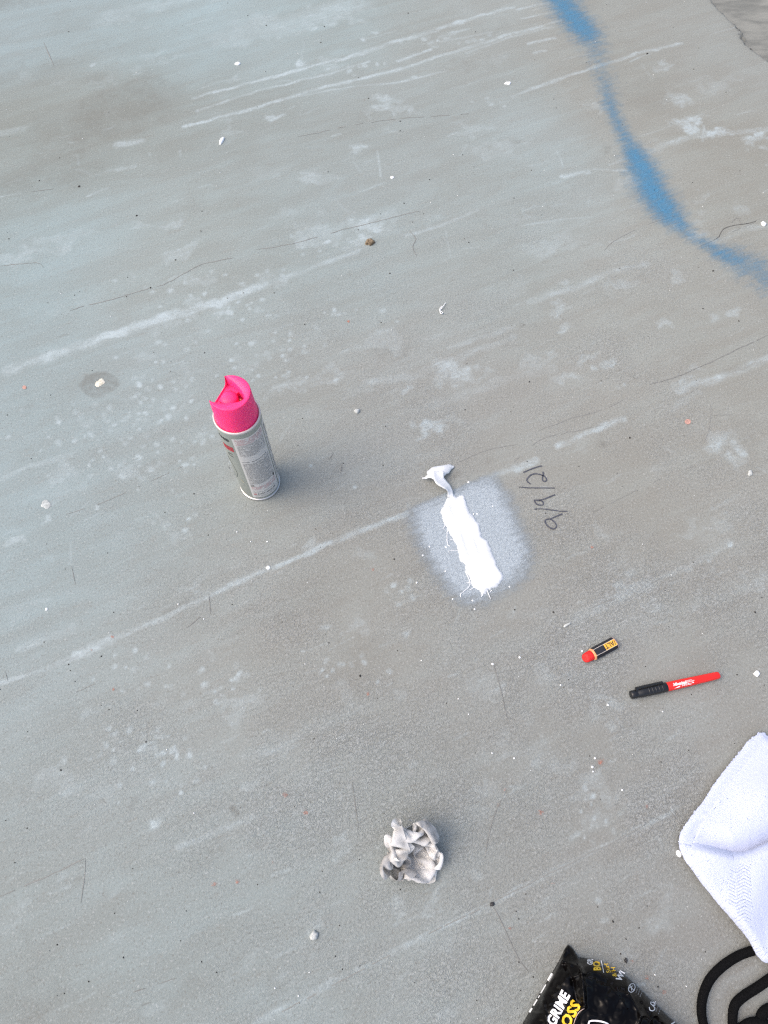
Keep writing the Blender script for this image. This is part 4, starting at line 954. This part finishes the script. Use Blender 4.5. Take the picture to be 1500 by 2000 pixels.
# ------------------------------------------------------------------ black packet of wipes
pout = np.array([(1109, 1845), (1112, 1846), (1118, 1852), (1125, 1863), (1130, 1870), (1140, 1871), (1152, 1873), (1175, 1884), (1200, 1896), (1222, 1906), (1240, 1922), (1262, 1944), (1285, 1966), (1305, 1985), (1325, 2003), (1360, 2040), (1380, 2080), (1340, 2150), (1250, 2210), (1150, 2230), (1060, 2190), (1010, 2110),
                 (1012, 2030), (1022, 2000), (1034, 1978), (1050, 1950), (1065, 1925), (1080, 1900), (1095, 1872), (1104, 1852)], float)
def seg_d(p, a, b):
    a, b = np.array(a, float), np.array(b, float); e = b - a
    t = np.clip(((p - a) @ e) / (e @ e), 0, 1); return np.hypot(*(p - a - t[:, None] * e).T), t
def pack_z(p):
    p = np.asarray(p, float); sd_ = np.maximum(poly_sd(p, pout), 0)
    z = .004 + .040 * (1 - np.exp(-sd_ / 15.0)) + .012 * (1 - np.exp(-sd_ / 90.0))
    tipd = np.hypot(p[:, 0] - 1109, p[:, 1] - 1845); z *= .45 + .55 * sm_((tipd - 6) / 60)
    for a, b, h, wd in [((1108, 1848), (1098, 1878), .008, 4), ((1098, 1878), (1062, 1945), .007, 6), ((1098, 1878), (1134, 1888), .006, 3.5), ((1125, 1866), (1136, 1900), .009, 3.5), ((1136, 1892), (1142, 1965), .010, 4), ((1104, 1885), (1118, 1915), -.007, 5), ((1118, 1915), (1126, 1955), -.006, 5),
                        ((1120, 1908), (1140, 1900), .005, 2.5), ((1142, 1965), (1118, 2005), .005, 3), ((1222, 1908), (1228, 1940), .007, 4), ((1228, 1940), (1252, 1985), .008, 4.5), ((1252, 1985), (1240, 2020), .006, 4), ((1060, 1955), (1070, 2000), .005, 4), ((1252, 1960), (1282, 2005), -.005, 6), ((1258, 1945), (1250, 1985), .004, 3),
                        ((1036, 1978), (1066, 1982), .004, 3), ((1160, 1905), (1190, 1925), -.004, 8), ((1190, 1925), (1220, 1960), .004, 6), ((1150, 1985), (1215, 1975), .003, 5), ((1275, 1985), (1262, 2010), .006, 3)]:
        d, t = seg_d(p, a, b); z = z + h * np.exp(-(d / wd)) * sm_(sd_ / 4) * .75
    cr = np.array([abs(mnoise.noise(Vector((u * .032, v * .032, 4.4)))) * 1.0 + .5 * abs(mnoise.noise(Vector((u * .075, v * .075, 9.1)))) for u, v in p])
    return z + (.0045 * (cr - .45)) * sm_(sd_ / 8)
xy, fc, s = fill(ragged(pout, 3.0, .8, 6, .7), 2.6)
pz = pack_z(xy); PO = np.array(at(1180, 2020))
V = [np.array(at(u, v, zz)) - PO for (u, v), zz in zip(xy, pz)]; V, fc2 = add_skirt([tuple(v) for v in V], fc, 0.0006)
k = NT('black_film'); P = k.pos()
M_FILM = k.bsdf(k.mix(k.ramp(k.noise(P, 20, 3), .4, .7, 0, .5), (0.0022, 0.0018, 0.0018), (0.004, 0.0028, 0.0026)), .11, .13, k.bump(k.noise(P, 45, 2, .5, .6), .0009, .5))
pk = empty('wipes_packet', PO); tag(pk, 'glossy black plastic packet of wipes with bold white and yellow lettering', 'packet')
mesh_obj('pouch', V, fc2, M_FILM, pk)
M_PW = plain('packet_white', (0.80, 0.80, 0.80), .3); M_PY = plain('packet_yellow', (0.78, 0.50, 0.015), .3); M_PG = plain('packet_grey', (0.30, 0.30, 0.30), .35)
def lay(nm, pts, tf, mat, lift=.0007):
    """flat print on the pouch: pixel points -> the pouch's surface"""
    p = np.asarray(pts, float); zz = pack_z(p) + lift
    return mesh_obj(nm, [np.array(at(u, v, h)) - PO for (u, v), h in zip(p, zz)], tf, mat, pk, smooth=False)
def refine(V, Fc, mx):
    bm = bmesh.new(); vs = [bm.verts.new((x, y, 0)) for x, y in V]
    for f in Fc:
        try: bm.faces.new([vs[i] for i in f])
        except ValueError: pass
    bmesh.ops.triangulate(bm, faces=bm.faces[:])
    for _ in range(4):
        e = [e for e in bm.edges if e.calc_length() > mx]
        if not e: break
        bmesh.ops.subdivide_edges(bm, edges=e, cuts=1); bmesh.ops.triangulate(bm, faces=[f for f in bm.faces if len(f.verts) > 3])
    bm.verts.index_update(); o = (np.array([v.co[:2] for v in bm.verts]), [tuple(v.index for v in f.verts) for f in bm.faces]); bm.free(); return o
def pack_text(s_, base, end, cap, mat, **kw):
    tv, tf = text_mesh(s_, **kw); b = np.array(base, float); d = np.array(end, float) - b; Lp = np.linalg.norm(d); d /= Lp
    up = np.array([d[1], -d[0]])                                          # letters stand to the left of the reading direction
    if up @ np.array([-1, -.2]) < 0: up = -up
    tv = tv.copy(); tv[:, 0] *= Lp / tv[:, 0].max() / 1.0
    tv[:, 1] *= cap
    tv, tf = refine(tv, tf, 3.0)
    lay('lettering', b + tv[:, :1] * d + tv[:, 1:2] * up, tf, mat)
pack_text('GRIME', (1083, 2005), (1115, 1941), 19.5, M_PW, bold=.055, shear=.22, spacing=1.02)
pack_text('BOSS', (1102, 2025), (1136, 1961), 20.5, M_PY, bold=.055, shear=.22, spacing=1.02)
pack_text('GR', (1157, 1884.5), (1158, 1873.5), 10.5, M_PW, bold=.05, shear=.15)
pack_text('BO', (1173.5, 1895), (1171, 1876.5), 13.5, M_PY, bold=.06, shear=.15)
pack_text('Surf', (1193, 1899), (1187, 1879.5), 8, M_PY, bold=.02, shear=.1)
pack_text('& H', (1204.5, 1907), (1201, 1888), 8, M_PY, bold=.02, shear=.1)
pack_text('Wi', (1213, 1917), (1221, 1899), 11.5, M_PW, bold=.05, shear=.1)
def pline(pts, wpx, mat, nm):
    c = catmull(pts, 1.6); V, Fc = [], []
    for i in range(len(c)):
        t = c[min(i + 1, len(c) - 1)] - c[max(i - 1, 0)]; t /= np.linalg.norm(t) + 1e-9; q_ = np.array([-t[1], t[0]]) * wpx / 2
        V += [c[i] - q_, c[i] + q_]
    for i in range(len(c) - 1): Fc.append((2 * i, 2 * i + 2, 2 * i + 3, 2 * i + 1))
    lay(nm, V, Fc, mat)
pline([(1174, 1876), (1176.5, 1886), (1179, 1899.5)], 1.3, M_PW, 'rule')
th = np.linspace(0, 2 * math.pi, 22)
pline([(1234 + 6.2 * math.cos(a) * .9 - 3.2 * math.sin(a), 1929.5 + 8 * math.sin(a) + 2.4 * math.cos(a)) for a in th], 1.3, M_PW, 'icon'); pline([(1230, 1924), (1235, 1931), (1239, 1935)], 1.2, M_PW, 'icon'); pline([(1234, 1935), (1233, 1928)], 1.2, M_PW, 'icon'); pline([(1229, 1930), (1236, 1925)], 1.0, M_PW, 'icon')
pline([(1268, 1967), (1270, 1973), (1276, 1974), (1279, 1969), (1275, 1964), (1271, 1960), (1272, 1956)], 1.8, M_PW, 'icon'); pline([(1273, 1958), (1278, 1958), (1279, 1964), (1275, 1963)], 1.8, M_PW, 'icon'); pline([(1277, 1960), (1281, 1956)], 1.3, M_PW, 'icon')
pline([(1311, 2000), (1315, 1998), (1318, 1996)], 2.4, M_PW, 'icon')
for (bx, by) in ((1242, 1934), (1246, 1938), (1250, 1942), (1281, 1971), (1286, 1976)): 
    for q_ in range(3): pline([(bx + q_ * 1.6, by + 5 - q_ * 4.2), (bx + q_ * 1.6 + 1.0, by + 5 - q_ * 4.2 - 3.2)], 1.0, M_PG, 'small_print')
pline([(1141, 1970), (1133, 1975), (1127, 1983), (1123, 1992), (1120, 2002)], 1.1, plain('tear_line', (.55, .42, .38), .4), 'tear_line')
pline([(1150, 2003), (1150, 1997), (1154, 1994), (1168, 1994), (1184, 1998), (1190, 2003)], 3.2, M_PW, 'lid_outline')
pline([(1034, 1977), (1039, 1969)], 3.2, M_PW, 'side_lettering'); pline([(1042, 1964), (1049, 1952)], 2.6, M_PW, 'side_lettering'); pline([(1051, 1949), (1054, 1944)], 2.2, M_PW, 'side_lettering'); pline([(1056, 1940), (1066, 1923)], 2.2, M_PW, 'side_lettering'); pline([(1070, 1915), (1078, 1901)], 3.6, M_PW, 'side_lettering')

# ------------------------------------------------------------------ black cord
k = NT('black_cord_weave'); P = k.pos()
M_CORD = k.bsdf(k.mix(k.ramp(k.noise(P, 800, 2), .4, .6), (.0028, .0028, .003), (.006, .006, .0065)), .9, .08, k.bump(k.noise(P, 700, 2, .6, .5), .001, .7))
def cord(name, pts, label, r=.0056):
    c = catmull([(u, v, z) for u, v, z in pts], 4.0); W = [at(u, v, max(z, r * .98)) for u, v, z in c]
    O = at(pts[0][0], pts[0][1]); o = mesh_obj(name, *tube([w_ - O for w_ in W], r, 14), M_CORD, loc=O); return tag(o, label, 'cord')
cord('looped_cord', [(1560, 1858, .012), (1500, 1853, .010), (1470, 1857, .007), (1440, 1868, .006), (1410, 1888, .006), (1386, 1914, .006), (1373, 1945, .006), (1370, 1975, .006), (1375, 2004, .006), (1388, 2040, .006), (1410, 2062, .006), (1430, 2045, .006), (1431, 2010, .006), (1431, 1982, .006), (1436, 1962, .006), (1452, 1946, .006), (1480, 1928, .007), (1512, 1906, .009), (1570, 1870, .012)],
     'black woven cord looping out from under the white towel')
cord('coiled_cord', [(1560, 1960, .007), (1520, 1966, .007), (1496, 1974, .007), (1486, 1990, .007), (1492, 2012, .007), (1520, 2030, .007), (1560, 2020, .007)], 'black cord coiled in the bottom right corner', .0062)
cord('cord_tail', [(1440, 2016, .006), (1460, 2000, .006), (1480, 1996, .0085), (1500, 2002, .0085), (1540, 2020, .007)], 'short piece of black cord below the coiled cord in the corner', .0056)

# ------------------------------------------------------------------ small things lying about
M_DROP = plain('white_drop', (0.86, 0.87, 0.87), .4, .5, 300, .3, var=(.93, .93, .93)); M_CHIP = plain('pale_chip', (0.47, 0.49, 0.48), .8, .3, 300, .7, var=(.75, .75, .72), bump=(400, .0006))
def lump(name, u, v, ru, rv, h, mat, seed, rz=0.0, jag=.25, n=14):
    """low irregular pebble or drop; radii in photograph pixels"""
    m_ = mpp(u, v); V, Fc = [], []; g = np.random.default_rng(seed)
    R_ = 1 + jag * np.array([mnoise.noise(Vector((math.cos(2 * math.pi * i / n) * 1.3, math.sin(2 * math.pi * i / n) * 1.3, seed * 3.7))) * 1.5 for i in range(n)])
    for fr_, fz in ((1.0, 0.0), (.96, .45), (.7, .85), (.32, 1.0)):
        for i in range(n):
            a = 2 * math.pi * i / n; x, y = math.cos(a) * ru * m_ * R_[i] * fr_, math.sin(a) * rv * m_ * 1.1 * R_[i] * fr_
            V.append((x * math.cos(rz) - y * math.sin(rz), x * math.sin(rz) + y * math.cos(rz), h * fz * (1 + jag * g.uniform(-.4, .4)) + .0002))
    for j in range(3):
        for i in range(n): q_ = (i + 1) % n; Fc.append((j * n + i, j * n + q_, (j + 1) * n + q_, (j + 1) * n + i))
    Fc.append(tuple(3 * n + i for i in range(n)))
    return mesh_obj(name, V, Fc, mat, loc=at(u, v))
LM = [(470, 860, 'the spray can'), (920, 1075, 'the white sealant strip'), (1062, 970, 'the handwritten date'), (1172, 1270, 'the pencil stub'), (1316, 1338, 'the marker pen'), (800, 1660, 'the crumpled wipe'), (1420, 1650, 'the white towel'), (1170, 1930, 'the black packet'), (195, 748, 'the dark round stain'), (722, 474, 'the brown pebble'), (613, 1827, 'the pale grey chip'), (1260, 350, 'the blue line'), (90, 985, 'the grey plaster spot'), (165, 1700, 'the dark crack at the left')]
USED = {}
def where(u, v):
    d, lu, lv, nm = min((math.hypot(u - a, v - b), a, b, c) for a, b, c in LM)
    w_ = []
    if abs(v - lv) > .38 * d: w_.append('below' if v > lv else 'above')
    if abs(u - lu) > .38 * d: w_.append('right of' if u > lu else 'left of')
    far = 'close ' if d < 70 else '' if d < 150 else 'some way ' if d < 260 else 'far '
    return far + ' and '.join(w_) + ' ' + nm
for i, (u, v, r) in enumerate([(524, 1109, 5), (91, 1190, 3.6), (962, 1297, 3), (1137, 1272, 2.6), (1015, 1284, 2.6), (1187, 1377, 2.8), (1095, 1338, 2), (1294, 1390, 1.8), (1004, 1481, 2.4), (961, 1471, 1.8), (1162, 1481, 2.6), (1157, 1498, 3), (1158, 1507, 2.2), (1215, 1543, 2.4), (871, 1069, 2.4), (839, 1068, 2.4), (826, 1085, 2.4),
                               (932, 1004, 2.2), (925, 1004, 2), (915, 942, 2.4), (814, 1138, 2.2), (884, 1170, 2.2), (923, 1173, 2.4), (927, 1190, 2.2), (995, 1146, 2.2), (962, 989, 1.8), (522, 1058, 2), (463, 1039, 1.6), (348, 1180, 1.6), (398, 1209, 1.8), (823, 1290, 1.6), (596, 1297, 1.4), (537, 1930, 1.8), (583, 1945, 1.6), (604, 1899, 1.4), (1279, 1904, 1.8),
                               (1340, 1926, 1.6), (870, 1116, 2.0), (326, 1464, 1.6), (895, 1365, 1.5), (915, 1395, 1.6), (379, 1588, 1.6), (490, 1058, 1.4)]):
    o = lump('sealant_drop', u, v, r * .85, r * .7, .0011, M_DROP, i, i * 1.3, .18, 10); tag(o, ('round white sealant drop ' if r > 3.2 else 'small white sealant drop ' if r > 2.1 else 'tiny white sealant drop ') + where(u, v), 'drop', 'white drops spattered over the slab')
for nm, u, v, ru, rv, h, mt, lb, ct, rz in [
    ('white_disc', 1326, 1667, 5.5, 6, .0015, M_DROP, 'flat white disc touching the left corner of the towel', 'chip', .4),
    ('plaster_spot', 195, 748, 9.5, 8.0, .0008, plain('plaster_cream', (.66, .64, .56), .8, .3, 300, .9, var=(.7, .68, .62), bump=(300, .0005)), 'cream plaster spot in the middle of a dark round stain', 'spot', .3),
    ('plaster_spot', 90, 985, 10, 8.5, .0007, plain('plaster_grey', (.46, .49, .48), .8, .3, 200, 1.0, var=(.7, .7, .7), bump=(200, .001)), 'pale grey plaster spot near the left edge', 'spot', .9),
    ('brown_pebble', 722, 474, 9, 7, .007, plain('pebble_brown', (.30, .23, .15), .85, .3, 260, 1.0, var=(.28, .26, .25), bump=(160, .0022)), 'rough brown pebble on the pale smear in the upper middle', 'pebble', .2),
    ('concrete_chip', 697, 804, 5.5, 4.5, .004, M_CHIP, 'small angular grey chip right of the can cap', 'chip', .6), ('concrete_chip', 613, 1827, 9, 8, .005, M_CHIP, 'pale grey chip of concrete below left of the crumpled wipe', 'chip', 1.0),
    ('white_flake', 433, 275, 4, 9, .004, M_DROP, 'narrow white flake standing on the slab at the upper left', 'flake', -.25), ('white_pebble', 464, 125, 5, 4, .003, M_DROP, 'white pebble next to a dark scratch at the top', 'pebble', .2),
    ('white_pebble', 992, 163, 6.5, 4, .002, M_DROP, 'white pebble in a dark ring left of the blue line', 'pebble', .3), ('white_pebble', 1491, 438, 4.5, 5, .004, M_DROP, 'white pebble on the crack at the right edge', 'pebble', .3),
    ('white_pebble', 766, 347, 4, 3, .002, M_DROP, 'tiny white pebble in the upper middle of the slab', 'pebble', .3), ('white_crumb', 1478, 1316, 7, 4.5, .003, M_DROP, 'ragged white crumb to the right of the marker pen', 'crumb', .5),
    ('black_pebble', 961, 1766, 5, 3.4, .003, plain('pebble_black', (.03, .03, .032), .7), 'black pebble lodged in the trowel line below right of the wipe', 'pebble', .4), ('dark_shard', 1465, 924, 4, 7, .003, M_CHIP, 'small grey chip near the right edge level with the date', 'chip', -.3),
    ('black_pebble', 1222, 1876, 2.8, 4.0, .003, plain('pebble_black', (.03, .03, .032), .7), 'black pebble just above the black packet', 'pebble', .2), ('grey_shard', 108 + 1000, 1660 - 1000 + 560, 8, 2.4, .0015, M_CHIP, 'thin pale sliver right of the grey oval', 'sliver', .6)]:
    tag(lump(nm, u, v, ru, rv, h, mt, int(u) % 97, rz, .32 if 'disc' not in nm else .06, 16), lb, ct)
# tangled bit of fibre
c = catmull([(870, 592, .0012), (864, 600, .004), (860, 606, .0012), (865, 611, .002), (861, 612, .0035), (859, 604, .002), (863, 598, .001)], 1.0); O = at(864, 604)
o = mesh_obj('curled_fibre', *tube([at(u, v, z_) - O for u, v, z_ in c], .0007, 6), M_DROP, loc=O); tag(o, 'curled cream fibre on the slab above the white sealant', 'fibre')
c = catmull([(1106, 1206, .001), (1118, 1200, .002), (1126, 1194, .001)], 1.0)
# faded orange paint flecks
M_ORA = film_material('orange_fleck', (0.50, 0.20, 0.135), .6, 1.1, .25, .95, .7, .8); M_PNK = film_material('pink_spot', (0.56, 0.32, 0.26), .3, .5, .1, .5, .7, .9)
for i, (u, v, r) in enumerate([(558, 1553, 8), (597, 1588, 10), (416, 1727, 8), (463, 1722, 7), (532, 1685, 5), (718, 1355, 6), (728, 1112, 5), (680, 628, 4), (1057, 1586, 9), (1262, 1575, 7), (996, 1812, 6), (1296, 1938, 9), (1265, 1910, 7), (1234, 1878, 5), (178, 1270, 4), (1172, 1488, 12), (985, 1542, 6), (972, 1572, 6), (222, 1346, 5), (1156, 1069, 5), (1080, 1725, 5), (316, 1868, 4), (386, 1745, 4), (220, 1244, 6)]):
    p = np.array([(u + r * (1 + .4 * mnoise.noise(Vector((math.cos(a), math.sin(a), i * 2.3)))) * math.cos(a), v + r * .9 * (1 + .4 * mnoise.noise(Vector((math.cos(a), math.sin(a), i * 2.3 + 9)))) * math.sin(a)) for a in np.linspace(0, 2 * math.pi, 15)[:-1]])
    xy, fc, s = fill(atn(p) - np.array(at(u, v))[:2], .003)
    o = mesh_obj('paint_fleck', [(x, y, .0008) for x, y in xy], fc, M_ORA, loc=at(u, v)); set_attr(o, 'cover', np.clip(s / (r * .0007), 0, 1) * .8 + .12)
    tag(o, ('large orange paint fleck ' if r > 7.5 else 'faint orange paint fleck ' if r < 5.5 else 'faded orange paint fleck ') + where(u, v), 'paint fleck', 'faded orange flecks on the slab')
for u, v, r, lb in ((1343, 824, 6.5, 'round salmon pink paint spot at the right, above the date'), (48, 757, 4.5, 'round salmon pink paint spot at the far left below the white line')):
    p = np.array([(u + r * math.cos(a), v + r * .85 * math.sin(a)) for a in np.linspace(0, 2 * math.pi, 19)[:-1]]); xy, fc, s = fill(atn(p) - np.array(at(u, v))[:2], .002)
    o = mesh_obj('paint_spot', [(x, y, .0008) for x, y in xy], fc, M_PNK, loc=at(u, v)); set_attr(o, 'cover', np.clip(s / (r * .0003), 0, 1) * .9 + .1); tag(o, lb, 'paint spot')
# dark and pale grit scattered over the slab
M_GRIT = plain('dark_grit', (.035, .033, .03), .8); M_GRITP = plain('pale_grit', (.62, .64, .63), .7)
def grit(name, spots, mat, label):
    V, Fc = [], []
    for i, (u, v, r) in enumerate(spots):
        c = at(u, v); m_ = mpp(u, v) * r; b = len(V); n_ = 6; g = RNG.uniform(.6, 1.3, n_)
        for j in range(n_): a = 2 * math.pi * j / n_; V.append((c.x + m_ * g[j] * math.cos(a), c.y + m_ * g[j] * math.sin(a), .0002))
        V.append((c.x, c.y, m_ * .9 + .0003))
        for j in range(n_): Fc.append((b + j, b + (j + 1) % n_, b + n_))
    o = mesh_obj(name, V, Fc, mat, smooth=False); o['kind'] = 'stuff'; o['label'] = label; o['category'] = 'grit'
known = [(343, 508, 2.4), (294, 562, 2.4), (720, 192, 1.8), (797, 26, 1.8), (1264, 105, 2.6), (1393, 529, 2.6), (1373, 603, 1.8), (1443, 627, 2), (1230, 855, 2.6), (1034, 746, 1.8), (761, 534, 2.2), (744, 630, 1.8), (789, 397, 1.8), (700, 449, 1.6), (806, 434, 1.6), (538, 945, 1.6), (322, 1001, 1.8), (198, 1282, 2), (134, 1298, 2), (222, 1196, 1.8), (703, 1320, 3), (770, 1092, 2), (872, 1373, 1.8),
         (119, 1504, 2.2), (241, 1870, 2.4), (173, 1917, 2.0), (112, 1845, 2), (423, 1899, 1.8), (655, 1868, 1.8), (669, 1893, 1.8), (1081, 1196, 2.6), (1005, 1191, 2.2), (1488, 1167, 1.8), (1474, 1195, 2.6), (1440, 1318, 2.2), (1197, 1800, 2.8), (1248, 1812, 1.8), (1008, 1780, 1.8), (1027, 1746, 1.8), (155, 364, 3), (267, 421, 2.6), (1285, 1927, 2), (1291, 1488, 1.8), (155, 1000, 1.4), (1212, 1863, 2.6)]
g = np.random.default_rng(31)
rnd = [(g.uniform(0, 1500), g.uniform(0, 2000), g.uniform(.7, 1.5)) for _ in range(260)]
grit('dark_grit', [(u, v, r * .85) for u, v, r in known] + rnd[:200], M_GRIT, 'scattered specks of dark grit on the slab')
grit('pale_grit', [(g.uniform(0, 1500), g.uniform(0, 2000), g.uniform(.6, 1.2)) for _ in range(160)], M_GRITP, 'scattered specks of pale grit on the slab')

# things that share a description get their order from left to right
by = {}
for o in SC.objects:
    if o.parent is None and 'group' in o and 'label' in o: by.setdefault(o['label'], []).append(o)
for lb, L_ in by.items():
    if len(L_) < 2: continue
    L_.sort(key=lambda o: o.location.x); N_ = {2: 'two', 3: 'three', 4: 'four', 5: 'five'}[len(L_)]
    names = {2: ['left', 'right'], 3: ['left', 'middle', 'right']}.get(len(L_), ['leftmost', 'second', 'third', 'fourth', 'fifth'])
    for o, nm in zip(L_, names): o['label'] = lb.replace('sealant ', '').replace('paint ', '') + ', ' + nm + ' of ' + N_
